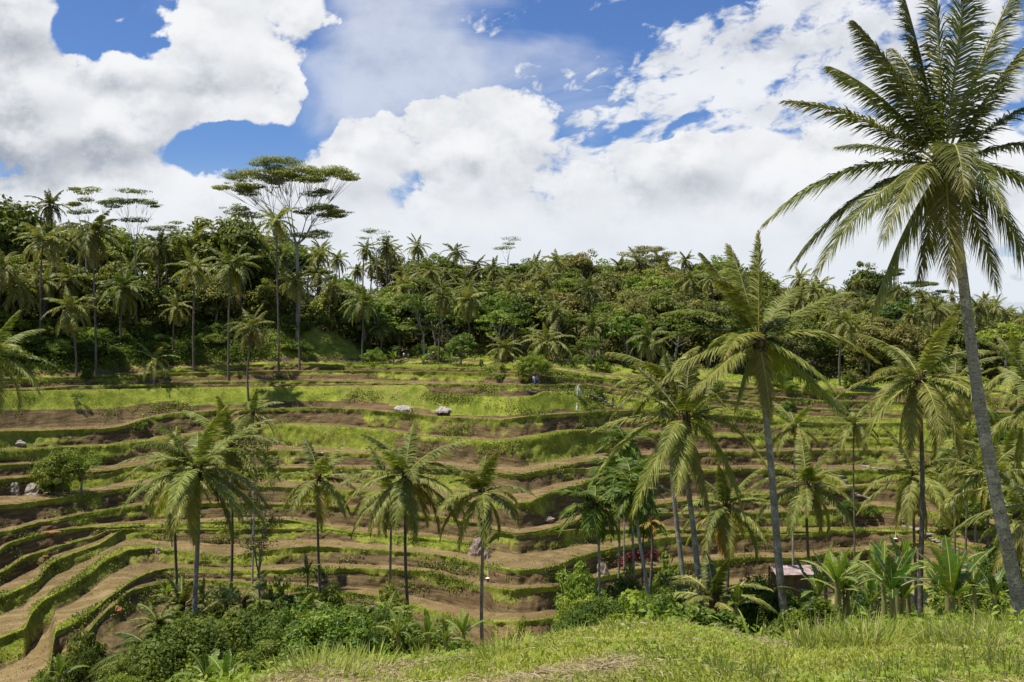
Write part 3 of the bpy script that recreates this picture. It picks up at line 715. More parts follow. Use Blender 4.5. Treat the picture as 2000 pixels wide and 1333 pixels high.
def trunk_mesh(base, top, r0, r1, mid=None, sides=10, flare=1.7, wob=.25, seed=1):
    base, top = np.array(tuple(base), float), np.array(tuple(top), float)
    if mid is None: mid = (base + top) / 2
    mid = np.array(tuple(mid), float); c = 2 * mid - (base + top) / 2
    n = 22; t = np.linspace(0, 1, n); r = np.random.default_rng(seed)
    pts = ((1 - t) ** 2)[:, None] * base + (2 * t * (1 - t))[:, None] * c + (t ** 2)[:, None] * top
    pts[:, 0] += wob * np.sin(t * 5 + seed) * t * (1 - t) * 2
    rad = np.interp(t, [0, .06, .2, .9, 1], [r0 * flare, r0 * 1.1, r0, r1, r1 * 1.15]) * (1 + r.normal(0, .015, n))
    V, F = tube(pts - base, rad, sides)
    return V, F


M_PALM_BACKLIT = leaf_mat('palm_leaf_backlit', (.055, .075, .014), (.22, .225, .055), (.38, .28, .08), .28, .45, .35)  # palm leaf with its colour darkened to paint in the shade of a backlit crown


def palm(label, cx, cy, D, bx, by=None, baseD=None, Rpx=None, R=None, n=22, seed=1, nl=60, lw=.06, custom=None, tr=.2, tmat=None, group=None, mid=None,
         dead=0, nuts=True, low=-48, name='coconut_palm', mleaf=None, ll=.17, far=False, cat='palm tree', droop=.45, yellow=0, tilt=None):
    """a palm with its crown centre seen at (cx, cy) at depth D and its foot under column bx"""
    crown = at(cx, cy, D); bD = baseD or D
    a = float(px_as(bx, 1000 if by is None else by)[0]); bX = a * bD; bz = ground_z(bX, bD) - .25
    base = Vector((bX, bD, bz))
    R = R or (Rpx or 150) * D / FPX
    root = thing(name, label, cat, base, group=group)
    rel = crown - base
    if mid is not None: mid = at(mid[0], mid[1], (D + bD) / 2)
    tr = tr * (.8 if name == 'coconut_palm' else 1.)
    V, F = trunk_mesh(base, crown + Vector((0, 0, .1)), tr, tr * .72, mid, 10, seed=seed)
    mk('trunk', V, F, tmat or M_TRUNK, parent=root, smooth=True)
    mleaf = mleaf or M_PALM
    if custom is not None:
        r = np.random.default_rng(seed); lst = []
        for c in custom:
            tx, ty, dy, lift = c[:4]
            p2 = np.array(tuple(at(tx, ty, D + dy) - crown)); L = np.linalg.norm(p2)
            p1 = p2 * .54 + np.array([0, 0, lift * 1.45 * L]); q = c[4] if len(c) > 4 else .5
            lst.append((p1, p2, q))
    else:
        lst, r = auto_fronds(int(n * 1.08) if nuts else n, R * 1.1, seed, low=low)
    for i, (p1, p2, q) in enumerate(lst):
        acc = Acc(); old = max(0, (q - .78) * 2.0) if not far else .2 * q
        frond(acc, (0, 0, 0), p1, p2, nl, lw, ll * (1.2 if q < .2 else 1.), r, old * .7, droop=droop * (1.15 if q > .5 else .7), rach=.045 if nl > 40 else .05, tint=.35 + .45 * q * r.uniform(.7, 1.2))
        me = acc.mesh('frond', [mleaf, M_RACHIS]); me.transform(Matrix.Identity(4)); ch = child('frond', me, root, rel)
        if yellow and i >= len(lst) - yellow: me.materials[0] = M_PALM_YEL
    for i in range(dead):
        az = r.uniform(0, 6.28); L = R * .75; acc = Acc()
        frond(acc, (0, 0, 0), (math.cos(az) * .9, math.sin(az) * .9 - .3, -L * .35), (math.cos(az) * .7, math.sin(az) * .7 - .3, -L), max(24, nl // 2), lw, .13, r, .8, droop=.6, tint=.5)
        me = acc.mesh('dead_frond', [M_PALM_DEAD, M_PALM_DEAD]); o = child('dead_frond', me, root, rel); o['label'] = 'dry brown frond hanging down the trunk'
    # fibrous heart of the crown with nuts
    acc = Acc()
    for i in range(9):
        az = i * 2.4; s_ = .14 * tr / .2
        V, F = tube([(math.cos(az) * s_, math.sin(az) * s_, -.55), (math.cos(az) * s_ * 1.9, math.sin(az) * s_ * 1.9, .0), (math.cos(az) * s_ * 2.4, math.sin(az) * s_ * 2.4, .45)], [.10, .13, .03], 6)
        acc.add(V, F, 0)
    child('crown_heart', acc.mesh('crown_heart', [M_FIBRE]), root, rel)
    if nuts:
        acc = Acc()
        for i in range(11):
            az = r.uniform(0, 6.28); rr = r.uniform(.22, .36); z = r.uniform(-.75, -.2); q = .13
            u = np.linspace(-1, 1, 7); V, F = tube([(math.cos(az) * rr, math.sin(az) * rr, z + q * 1.2 * k) for k in u], q * np.sqrt(np.maximum(1 - u * u, .02)), 8)
            acc.add(V, F, 0)
        child('coconut_bunch', acc.mesh('coconut_bunch', [M_NUT], True), root, rel)
    return root


# ------------------------------------------------------------------ broad-leaved trees, bushes, bananas
def leaf_quads(acc, C, rad, n, size, r, flat=1.0, up=.5, mat=0, tint=None, asp=.55):
    """n leaf faces through a clump at C"""
    d = r.normal(0, 1, (n, 3)); d /= np.linalg.norm(d, axis=1, keepdims=True)
    rr = rad * r.uniform(.35, 1., n) ** .6
    P = np.array(C) + d * rr[:, None] * np.array([1, 1, flat])
    nrm = d * .8 + np.array([0, 0, up]) + r.normal(0, .45, (n, 3)); nrm /= np.linalg.norm(nrm, axis=1, keepdims=True)
    tx = np.cross(nrm, r.normal(0, 1, (n, 3))); tx /= np.linalg.norm(tx, axis=1, keepdims=True); ty = np.cross(nrm, tx)
    s_ = size * r.uniform(.6, 1.3, n)[:, None]
    V = np.stack([P - tx * s_, P - ty * s_ * asp + nrm * s_ * .12, P + tx * s_, P + ty * s_ * asp + nrm * s_ * .12], 1).reshape(-1, 3)
    F = np.arange(n * 4).reshape(-1, 4)
    tv = (r.uniform(.15, .85) if tint is None else tint) + r.normal(0, .13, n)
    acc.add(V, F, mat, np.repeat(np.clip(tv, 0, 1), 4), 0.)


def crown_mesh(name, mat, seed, rx=3.2, rz=3.4, cz=6.5, clumps=60, per=70, size=.22, shell=.55, crad=1.0, flat=.7):
    r = np.random.default_rng(seed); acc = Acc(); ctr = []
    for i in range(clumps):
        d = r.normal(0, 1, 3); d /= np.linalg.norm(d); d[2] = abs(d[2]) * 1.1 - .35 if r.random() < .75 else d[2]
        q = r.uniform(shell, 1.) * (.8 + .35 * vnoise(d[0] * 2.1 + 9, d[1] * 2.1, d[2] * 2.1, seed))
        C = np.array([d[0] * rx, d[1] * rx, cz + d[2] * rz]) * 1.0; C[:2] *= q; C[2] = cz + d[2] * rz * q
        ctr.append(C); leaf_quads(acc, C, crad * r.uniform(.65, 1.25), per, size, r, flat, tint=r.uniform(.1, .8) + .1 * d[2])
    return acc.mesh(name, [mat]), ctr


def limbs_mesh(name, mat, ctr, h, r0, seed, fork=.5, nl=9):
    r = np.random.default_rng(seed); acc = Acc()
    top = np.array([r.normal(0, .2), r.normal(0, .2), h])
    V, F = tube([(0, 0, -.4), (0.05, 0, h * .3), top * [.6, .6, .65], top], [r0 * 1.3, r0, r0 * .8, r0 * .5], 8); acc.add(V, F)
    for C in [ctr[i] for i in r.permutation(len(ctr))[:nl]]:
        s_ = np.array([0, 0, h * r.uniform(fork, .95)]); m = s_ * .5 + C * .5 + np.array([0, 0, .3 + r.normal(0, .2)]) - np.array([0, 0, .4])
        V, F = tube([s_, m, C], [r0 * .42, r0 * .25, r0 * .08], 5); acc.add(V, F)
    return acc.mesh(name, [mat], True)


TREE_KINDS = {}
def make_kind(key, mat, bark_m, seeds, h=4.5, r0=.22, **kw):
    L = []
    for s_ in seeds:
        cm, ctr = crown_mesh('crown', mat, s_, **kw); L.append((cm, limbs_mesh('trunk', bark_m, ctr, h, r0, s_)))
    TREE_KINDS[key] = L
make_kind('dark', M_TREE, M_BARK, (1, 2, 3), rx=3.9, rz=4.2, cz=5.8, clumps=78, per=80, size=.25, crad=1.1)
make_kind('olive', M_TREE_OLV, M_PALE_BARK, (4, 5), rx=3.7, rz=4.5, cz=5.8, clumps=78, per=75, size=.24, crad=1.05)
make_kind('bright', M_TREE_BRI, M_PALE_BARK, (6, 7), rx=3.8, rz=3.6, cz=5.2, clumps=60, per=75, size=.23, flat=.55)
make_kind('bush', M_BUSH, M_BARK, (8, 9, 10), h=.8, r0=.06, rx=1.3, rz=1.0, cz=1.0, clumps=34, per=60, size=.11, crad=.42)
make_kind('bushdk', M_BUSHDK, M_BARK, (11, 12), h=1.2, r0=.07, rx=1.15, rz=1.4, cz=1.35, clumps=42, per=70, size=.09, crad=.42)
make_kind('lime', M_LIME, M_BARK, (13,), h=1., r0=.06, rx=1.0, rz=1.2, cz=1.4, clumps=26, per=60, size=.10, crad=.4)
make_kind('red', M_RED, M_BARK, (14,), h=.8, r0=.05, rx=.8, rz=.7, cz=1.1, clumps=16, per=30, size=.13, crad=.35)
make_kind('bigbush', M_BUSH, M_BARK, (21, 22, 23), h=1.6, r0=.10, rx=2.6, rz=2.2, cz=2.1, clumps=95, per=120, size=.105, crad=.62)
make_kind('bigdark', M_BUSHDK, M_BARK, (24, 25), h=1.6, r0=.10, rx=2.4, rz=2.4, cz=2.3, clumps=95, per=120, size=.10, crad=.6)
make_kind('flat', M_TREE_BRI, M_PALE_BARK, (15, 16), h=3.6, r0=.12, rx=2.6, rz=1.6, cz=4.4, clumps=26, per=60, size=.15, crad=.8, flat=.28)


def tree(kind, label, X, Y, h, seed=0, name='broadleaf_tree', group=None, cat='tree', wid=None, zoff=0.):
    """a tree of total height h standing on the land"""
    if kind in ('bush', 'bushdk') and h > 2.7:          # taller shrubs have more, not larger, leaves
        f_ = {'bush': 2.2 / 1.3 * 2.6 / 4.7, 'bushdk': 2.9 / 1.15 * 2.4 / 5.1}[kind]; wid = wid / (2.6 / 1.3) * (4.7 / 2.2) if wid and kind == 'bush' else (wid / (2.4 / 1.15) * (5.1 / 2.9) if wid else None)
        kind = {'bush': 'bigbush', 'bushdk': 'bigdark'}[kind]
    var = TREE_KINDS[kind][seed % len(TREE_KINDS[kind])]
    full = {'dark': 10., 'olive': 10.3, 'bright': 8.8, 'bush': 2.2, 'bushdk': 2.9, 'lime': 2.7, 'red': 1.9, 'flat': 6.1, 'bigbush': 4.7, 'bigdark': 5.1}[kind]
    s_ = h / full; r = random.Random(seed * 7 + int(X * 10)); w = (wid or r.uniform(.85, 1.15)) * s_
    t = thing(name, label, cat, (X, Y, ground_z(X, Y) + zoff), r.uniform(0, 6.28), group, (w, w, s_))
    child('trunk', var[1], t); child('crown', var[0], t)
    return t


def tree_px(kind, label, x, ytop, D, h=None, ybase=None, **kw):
    """tree whose top shows at (x, ytop) at depth D"""
    p = at(x, ytop, D); g = ground_z(p.x, D)
    return tree(kind, label, p.x, D, h or max(p.z - g, .8), **kw)


def umbrella_tree(label, x, ytop, D, width, layers, bx=None, seed=1, name='albizia_tree', leaf=None, dens=60, tr=.34, size=.13, group=None, thin=.32, ybaseoff=0):
    """tall tree with bare forking limbs that carry flat airy pads of leaves; layers = [(pixel x, pixel y, half width px)]"""
    r = np.random.default_rng(seed); top = at(x, ytop, D); bX = at(bx or x, ytop, D).x
    gz = ground_z(bX, D); root = thing(name, label, 'tree', (bX, D, gz), group=group)
    B = Vector((bX, D, gz)); Ht = top.z - gz
    tk, cr = Acc(), Acc()
    pads = []
    for (lx, ly, hw) in layers:
        c = at(lx, ly, D) - B; w = hw * D / FPX; npad = max(2, int((w / 1.5) ** 2 * .6) + 1)
        for i in range(npad):
            q = math.sqrt((i + .5) / npad); az = i * 2.4 + r.normal(0, .4)
            pads.append((np.array([c.x + math.cos(az) * w * q, c.y + math.sin(az) * w * q * .8, c.z - .3 * w * q * q + r.normal(0, .5)]), w))
    zlow = min(p[0][2] for p in pads); zm = np.mean([p[0][2] for p in pads]); fork = np.array([0, 0, max(zlow * .80, zm - .33 * Ht, Ht * .35)])
    V, F = tube([(0, 0, -.4), fork * .5 + [tr, 0, 0], fork], [tr * 1.25, tr, tr * .8], 8); tk.add(V, F)
    mains = []
    nm = 7
    cs = sorted(pads, key=lambda p: math.atan2(p[0][1], p[0][0]))
    for k in range(nm):
        g = cs[k * len(cs) // nm:(k + 1) * len(cs) // nm]
        if not g: continue
        c = sum(p[0] for p in g) / len(g); j = fork + (c - fork) * .5 + [0, 0, -.02 * Ht]
        V, F = tube([fork, fork * .45 + j * .55 + [0, 0, -.02 * Ht], j], [tr * .42, tr * .32, tr * .2], 6); tk.add(V, F)
        for p, w in g:
            j2 = j * .5 + p * .5 + [r.normal(0, .3), r.normal(0, .3), -.35]
            V, F = tube([j, j2, p + [0, 0, -.15]], [tr * .12, tr * .07, tr * .03], 5); tk.add(V, F)
            for m_ in range(3):
                e = p + r.normal(0, 1, 3) * [1.6, 1.6, .25] * min(1., w / 2.2); V, F = tube([j2, e], [tr * .1, tr * .03], 4); tk.add(V, F)
                leaf_quads(cr, e, r.uniform(.8, 1.4), dens // 2, size * 1.2, r, thin * .8, up=1.2)
            leaf_quads(cr, p, r.uniform(2.0, 3.5) * min(1., w / 2.2), int(dens * 5.0), size * 1.4, r, thin * .75, up=1.2)
    tk.mesh('trunk', [M_PALE_BARK], True, True, root); cr.mesh('crown', [leaf or M_TREE], False, True, root)
    return root


def banana_leaf(acc, L, w, az, el, arch, r, tint=.5, torn=.35):
    n = 26; t = np.linspace(0, 1, n); h = np.array([math.cos(az), math.sin(az), 0]); S_ = np.array([-h[1], h[0], 0])
    ang = el - arch * t ** 1.4; step_ = L / (n - 1)
    pts = np.cumsum(np.concatenate([[[0, 0, 0]], (h[None] * np.cos(ang)[:, None] + np.array([0, 0, 1.])[None] * np.sin(ang)[:, None])[:-1] * step_]), 0)
    T = np.gradient(pts, axis=0); T /= np.linalg.norm(T, axis=1, keepdims=True); N = np.cross(T, S_)
    N *= np.where(N[:, 2:3] < 0, -1, 1)
    V, F = tube(pts, np.linspace(.035, .008, n), 4); acc.add(V, F, 1, .5)
    prof = np.interp(t, [0, .10, .16, .5, .85, 1], [0.02, .03, .7, 1, .7, .05]) * w
    for s_ in (1, -1):
        lift = r.uniform(.05, .3)
        A_, B_ = [], []
        for i in range(n):
            A_.append(pts[i]); q = prof[i] * (1 - torn * r.random() * (r.random() < .25))
            B_.append(pts[i] + S_ * s_ * q * math.cos(lift) + N[i] * q * math.sin(lift) - np.array([0, 0, .25 * q * r.random()]))
        A_, B_ = np.array(A_), np.array(B_)
        # strips, slightly opened at tears
        for i in range(n - 1):
            e = (B_[i + 1] - B_[i]) * (.12 if r.random() < torn else 0.)
            acc.add(np.array([A_[i], A_[i + 1], B_[i + 1] - e, B_[i] + e]), np.array([[0, 1, 2, 3]]), 0, np.clip(tint + r.normal(0, .06), 0, 1), .6 if r.random() < torn * .12 else 0.)


def banana(label, x, ybase, D, h=3.4, n=8, seed=1, tint=.55, wid=.32, group=None, torn=.35, upright=0., yb=None):
    r = np.random.default_rng(seed); p = at(x, 1000, D); g = ground_z(p.x, D)
    top = at(x, ybase, D).z                      # where the leaves leave the stem
    hs = max(top - g, .3)
    root = thing('banana_plant', label, 'banana plant', (p.x, D, g - .1), group=group)
    V, F = tube([(0, 0, 0), (.05, 0, hs * .5), (0, 0, hs + .15)], [.16, .13, .08], 8); mk('stem', V, F, M_BANST, parent=root, smooth=True)
    for i in range(n):
        acc = Acc(); q = (i + .5) / n; el = math.radians(86 - 55 * q + r.normal(0, 5) + upright * 10 * (1 - q)); az = i * 2.4 + seed
        banana_leaf(acc, h * r.uniform(.75, 1.05), wid * r.uniform(.85, 1.15), az, el, (.45 + 1.1 * q) * (1 - upright * .6), r, tint + r.normal(0, .15), torn)
        child('leaf', acc.mesh('leaf', [M_BANANA, M_RACHIS]), root, (0, 0, hs))
    return root


M_BANST = plain('banana_stem', (.14, .16, .05), .6, .3, (.26, .22, .09), 2.)


def hit(x, y, dmin=22.):
    """first point of the land seen at a pixel beyond dmin"""
    a, s = (float(v) for v in px_as(x, y)); i = int(np.argmin(np.abs(COLS_A - a)))
    D = YY[:, i]; sg = -ZZ[:, i] / D; ok = np.where((D > dmin) & (sg <= s))[0]
    j = ok[0] if len(ok) else -1
    return Vector((a * D[j], D[j], ZZ[j, i]))


# ------------------------------------------------------------------ foreground and middle palms
G_NEAR = 'tall coconut palms standing in front of the terraces'
palm('very tall coconut palm, dark crown against the clouds, grey trunk leaning over the right edge', 1845, 325, 31, 2012, 1200, seed=3, nl=88, lw=.052, tr=.25, mid=(1912, 745), group=G_NEAR, ll=.2, droop=.6, mleaf=M_PALM_BACKLIT,
     custom=[(1497, 434, .5, .20), (1548, 518, 1., .20), (1593, 535, -1.5, .2), (1535, 198, 0, .10, .3), (1620, 130, .6, .12, .3), (1670, 43, -.5, .10, .2), (1636, 288, 3.5, .08, .3), (1762, -20, .6, .06, .1), (1826, -75, 0, .0, .05), (1890, -60, -.8, .05, .1),
             (1985, -25, .5, .09, .2), (2030, 60, 0, .08, .3), (2075, 190, .6, .12, .4), (2125, 300, 0, .15, .4), (2085, 430, -.5, .22, .5), (1962, 415, -3.2, .28, .5), (2035, 570, 0, .22, .7), (1948, 560, .8, .16, .7), (1703, 610, .5, .14, .8), (1725, 470, -2.6, .26, .6),
             (1858, 550, -2., .12, .9), (1885, 380, -4.2, .3, .4), (1795, 545, 1., .1, .85), (1745, 95, 2.5, .14, .2), (1760, 395, 4.2, .2, .9), (1700, 420, 1.5, .22, .95)])
palm('tall coconut palm with round open crown, upright young leaf and dry frond on its trunk', 1482, 664, 48, 1545, 1240, seed=5, nl=78, lw=.075, tr=.235, tmat=M_TRUNK, mid=(1503, 930), group=G_NEAR, ll=.185,
     custom=[(1483, 455, 0, .0, .0), (1425, 480, 2, .06, .1), (1372, 497, .5, .08, .1), (1400, 545, -2, .22, .2), (1296, 614, 0, .17, .4), (1275, 672, .8, .15, .4), (1287, 750, -.5, .15, .6), (1350, 775, -2, .07, .6), (1414, 700, -4.2, .18, .5), (1435, 802, 0, .14, .8),
             (1506, 820, -1.6, .10, 1.0), (1662, 572, 1, .10, .3), (1588, 622, 2.8, .16, .4), (1712, 706, 0, .2, .5), (1627, 760, -1., .14, .6), (1640, 805, 1.2, .06, .7), (1560, 560, 3, .1, .2), (1450, 560, 3.5, .1, .2), (1530, 760, 3.2, .2, .6), (1380, 690, 3.2, .22, .5)])
palm('coconut palm with broad drooping crown, one orange leaf tip and a slim curved trunk', 1336, 822, 50, 1378, 1200, seed=6, nl=74, lw=.075, tr=.2, mid=(1350, 1030), group=G_NEAR, ll=.19, dead=0,
     custom=[(1160, 842, 0, .13, .4), (1168, 925, .6, .24, .5), (1236, 1003, -1.5, .14, .7), (1322, 965, -3.4, .14, .6), (1385, 996, -1., .10, 1.), (1452, 1003, .2, .3, .6), (1495, 910, 0, .3, .5), (1432, 800, 1, .12, .4), (1208, 762, 0, .14, .3), (1240, 715, 1.5, .1, .2),
             (1298, 685, 0, .04, .1), (1348, 690, .5, .0, .0), (1398, 735, 1, .1, .2), (1444, 765, -1., .2, .3), (1280, 800, 4., .2, .5), (1390, 860, 3.6, .2, .6), (1290, 905, -3., .22, .6), (1360, 770, -3.6, .3, .3)])
palm('coconut palm half hidden behind the drooping palm, slim straight trunk', 1300, 750, 58, 1350, 1200, Rpx=118, n=18, seed=8, nl=46, lw=.09, tr=.19, group=G_NEAR)
palm('dark coconut palm between the round-crowned palm and the tall leaning palm, brown hanging fronds', 1797, 742, 63, 1801, 1150, Rpx=155, n=20, seed=11, nl=56, lw=.09, tr=.21, tmat=M_TRUNK_DK, group=G_NEAR, dead=2, low=-50)
palm('middle sized coconut palm over the curved paddies, behind the round-crowned palm trunk', 1575, 948, 84, 1581, 1120, Rpx=112, n=20, seed=12, nl=48, lw=.11, tr=.19, tmat=M_TRUNK_DK, group=G_NEAR, low=-48)
palm('coconut palm in front of the pale footpath, crown level with the paddies', 1786, 930, 88, 1790, 1050, Rpx=112, n=19, seed=13, nl=46, lw=.11, tr=.18, tmat=M_TRUNK_DK, group=G_NEAR, low=-48)
palm('coconut palm crowded against the leaning trunk near the right edge', 1932, 928, 84, 1934, 1060, Rpx=118, n=20, seed=14, nl=44, lw=.11, tr=.19, tmat=M_TRUNK_DK, group=G_NEAR, dead=1)
palm('small light green coconut palm above the paddies, between the two taller trunks', 1552, 835, 118, 1553, 880, Rpx=72, n=17, seed=15, nl=32, lw=.14, tr=.17, group=G_NEAR)
palm('large coconut palm on the left with grey green drooping crown and long pale trunk', 386, 918, 70, 380, 1345, Rpx=150, n=24, seed=16, nl=66, lw=.085, tr=.235, tmat=M_TRUNK, group=G_NEAR, low=-46, ll=.16)
palm('coconut palm tucked behind the large left palm, crown to its upper right', 452, 868, 78, 447, 1210, Rpx=112, n=18, seed=17, nl=44, lw=.1, tr=.17, tmat=M_TRUNK_DK, group=G_NEAR)
palm('coconut palm with rust coloured hanging fronds beside the large left palm', 340, 925, 82, 342, 1190, Rpx=98, n=17, seed=18, nl=40, lw=.11, tr=.18, tmat=M_TRUNK_DK, group=G_NEAR, dead=3)
palm('yellow green coconut palm with sparse crown and thin dark trunk, left of the twin palms', 622, 935, 88, 622, 1150, Rpx=96, n=15, seed=19, nl=46, lw=.105, tr=.16, tmat=M_TRUNK_DK, group=G_NEAR, low=-45)
palm('big central coconut palm with tall upright leaves and a long slender trunk', 792, 930, 80, 798, 1235, Rpx=132, n=23, seed=20, nl=60, lw=.095, tr=.19, tmat=M_TRUNK_DK, group=G_NEAR, low=-44, ll=.18)
palm('coconut palm standing just behind the big central palm, slightly lower crown', 763, 962, 88, 767, 1175, Rpx=98, n=16, seed=21, nl=42, lw=.11, tr=.17, tmat=M_TRUNK, group=G_NEAR)
palm('coconut palm right of the twin palms, crown in front of the deep brown risers', 940, 965, 80, 945, 1230, Rpx=112, n=17, seed=22, nl=52, lw=.1, tr=.2, tmat=M_TRUNK, group=G_NEAR, low=-45)
palm('coconut palm between the areca clump and the round-crowned palm trunk, dark stem', 1419, 990, 72, 1421, 1130, Rpx=110, n=19, seed=23, nl=44, lw=.1, tr=.18, tmat=M_TRUNK_DK, group=G_NEAR, yellow=2)
palm('small coconut palm on the terrace above the large left palm', 494, 808, 128, 491, 868, Rpx=58, n=15, seed=24, nl=26, lw=.15, tr=.16, group=G_NEAR)
palm('coconut palm cut by the left edge, crown hanging over the upper terraces', -18, 700, 92, -20, 1000, Rpx=120, n=20, seed=25, nl=46, lw=.11, tr=.2, group=G_NEAR, low=-50)
palm('coconut palm beyond the right edge whose fronds reach in beside the leaning trunk', 2035, 800, 60, 2030, 1100, Rpx=135, n=20, seed=26, nl=46, lw=.09, tr=.2, group=G_NEAR, low=-50)
palm('pale young coconut palm at the right edge with yellowish feathery fronds', 2075, 990, 34, 2080, 1200, Rpx=190, n=12, seed=27, nl=60, lw=.05, tr=.15, group=G_NEAR, low=-20, nuts=False)
palm('low orange tinted coconut palm on the bank under the forest', 300, 702, 183, 300, 728, Rpx=46, n=15, seed=28, nl=22, lw=.2, tr=.2, group='coconut palms along the forest edge', nuts=False)
palm('young stemless coconut palm with stiff upright leaves in the gully bushes', 655, 1235, 58, 655, 1260, Rpx=92, n=9, seed=29, nl=50, lw=.085, tr=.14, nuts=False, low=5, group='young palms in the gully', mleaf=M_PALM_FAR)
palm('young coconut palm arching low between the pair of leaning trunks and the dark bush', 1395, 1175, 47, 1398, 1200, Rpx=120, n=10, seed=30, nl=56, lw=.07, tr=.13, nuts=False, low=10, group='young palms in the gully', mleaf=M_PALM_FAR)
palm('young palm with drooping yellow leaf left of the leaning pair of trunks', 1322, 1175, 50, 1322, 1200, Rpx=70, n=8, seed=34, nl=44, lw=.07, tr=.12, nuts=False, low=0, group='young palms in the gully', mleaf=M_PALM_FAR)
palm('dark feathery palm bush above the bare mud at the bottom left', 305, 1290, 66, 300, 1300, Rpx=125, n=16, seed=31, nl=54, lw=.085, tr=.14, nuts=False, low=0, mleaf=M_BUSHDK, group='young palms in the gully')
rg = random.Random(21)
for i in range(15):
    x = rg.uniform(270, 820) if i < 10 else rg.uniform(1150, 1500); D = rg.uniform(54, 76) if i < 10 else rg.uniform(46, 62); yl = rg.uniform(1175, 1255)
    palm('young feathery palm sprouting among the gully bushes', x, yl, D, x, yl + 20, Rpx=rg.uniform(46, 80), n=rg.randint(8, 12), seed=300 + i, nl=40, lw=.085, tr=.10, nuts=False, low=8, name='young_palm', mleaf=rg.choice([M_PALM_FAR, M_BUSH, M_BUSHDK]), group='feathery young palms in the gully', cat='palm tree')
for i, (x, y, D, bx, rp, lb) in enumerate([(1888, 862, 112, 1890, 88, 'coconut palm low on the right slope left of the leaning trunk'), (1962, 905, 96, 1960, 96, 'coconut palm filling the gap right of the leaning trunk'), (1985, 1010, 74, 1985, 90, 'low coconut palm under the leaning trunk at the right edge'), (1668, 830, 135, 1668, 62, 'small coconut palm on the far right terraces'), (1865, 745, 120, 1866, 92, 'coconut palm behind the dark palm, touching the leaning trunk'), (1985, 720, 110, 1984, 90, 'coconut palm at the right edge in front of the far slope')]):
    palm(lb, x, y, D, bx, 1100, Rpx=rp, n=18, seed=330 + i, nl=34, lw=.12, tr=.17, tmat=M_TRUNK_DK, group=G_NEAR)
# fallen and half dry fronds seen low between the trunks
G_AR = 'areca palms in the clump beside the curved paddies'
for (lb, cx, cy, D, bx, R_, sd_, tm, tr_) in [
        ('areca palm with the fullest dark green crown, leftmost of the clump', 1163, 985, 70, 1182, 62, 41, M_TRUNK_PALE, .105),
        ('slim areca palm with high dark crown behind the fullest areca', 1207, 925, 74, 1207, 52, 42, M_TRUNK, .09),
        ('areca palm in the middle of the clump with brown sheath under its crown', 1234, 940, 70, 1235, 58, 43, M_TRUNK, .10),
        ('areca palm with white leaning trunk', 1240, 965, 60, 1280, 48, 44, M_TRUNK_PALE, .12),
        ('short dark areca palm against the red leaved bushes', 1258, 1010, 76, 1256, 40, 45, M_TRUNK_DK, .09),
        ('areca palm with small crown at the back of the clump', 1222, 865, 92, 1221, 46, 46, M_TRUNK, .09)]:
    palm(lb, cx, cy, D, bx, 1180, Rpx=R_ * 1.2, n=22, seed=sd_, nl=22, lw=.17, tr=tr_, tmat=tm, nuts=False, name='areca_palm', mleaf=M_ARECA, group=G_AR, ll=.34, low=-52, droop=.35)
palm('dying areca palm with a small yellow tuft on a dark stem', 1272, 1020, 64, 1273, 1180, Rpx=28, n=7, seed=47, nl=16, lw=.09, tr=.10, tmat=M_TRUNK_DK, nuts=False, name='areca_palm', mleaf=M_PALM_YEL, group=G_AR, ll=.3, low=-35)

# ------------------------------------------------------------------ forest palms
FAR_CROWNS = []
for sd_ in range(9):
    lst, r = auto_fronds(23 + sd_ % 4, 1.0, 60 + sd_, low=-50 - 5 * (sd_ % 3)); acc = Acc()
    for p1, p2, q in lst:
        frond(acc, (0, 0, 0), np.array(p1) * 5, np.array(p2) * 5, 24, .27, .21, r, max(0, q - .75) * 1.4, droop=.5, rach=.05, segs=2, tint=.3 + .5 * q * r.uniform(.6, 1.2))
    V, F = tube([(0, 0, -.8), (0, 0, 0), (0, 0, .5)], [.25, .35, .1], 6); acc.add(V, F, 2)
    FAR_CROWNS.append(acc.mesh('crown', [M_PALM_FAR, M_RACHIS, M_FIBRE]))
TRUNKS = []
for sd_ in range(5):
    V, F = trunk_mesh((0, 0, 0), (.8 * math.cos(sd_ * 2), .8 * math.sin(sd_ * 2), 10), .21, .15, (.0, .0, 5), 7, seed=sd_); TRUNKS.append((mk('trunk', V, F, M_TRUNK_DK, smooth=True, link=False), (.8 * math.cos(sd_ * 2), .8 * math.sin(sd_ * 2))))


def far_palm(label, X, Y, ztop, R, seed, group, name='coconut_palm'):
    """palm with crown centre at height ztop"""
    g = ground_z(X, Y) - .2; h = ztop - g; me, (ox, oy) = TRUNKS[seed % 5]
    t = thing(name, label, 'palm tree', (X - ox, Y - oy, g), 0, group)
    a = child('trunk', me, t); a.scale = (1, 1, h / 10)
    c = child('crown', FAR_CROWNS[seed % len(FAR_CROWNS)], t, (ox, oy, h), (seed * 1.7) % 6.28); c.scale = (R / 5,) * 3
    return t


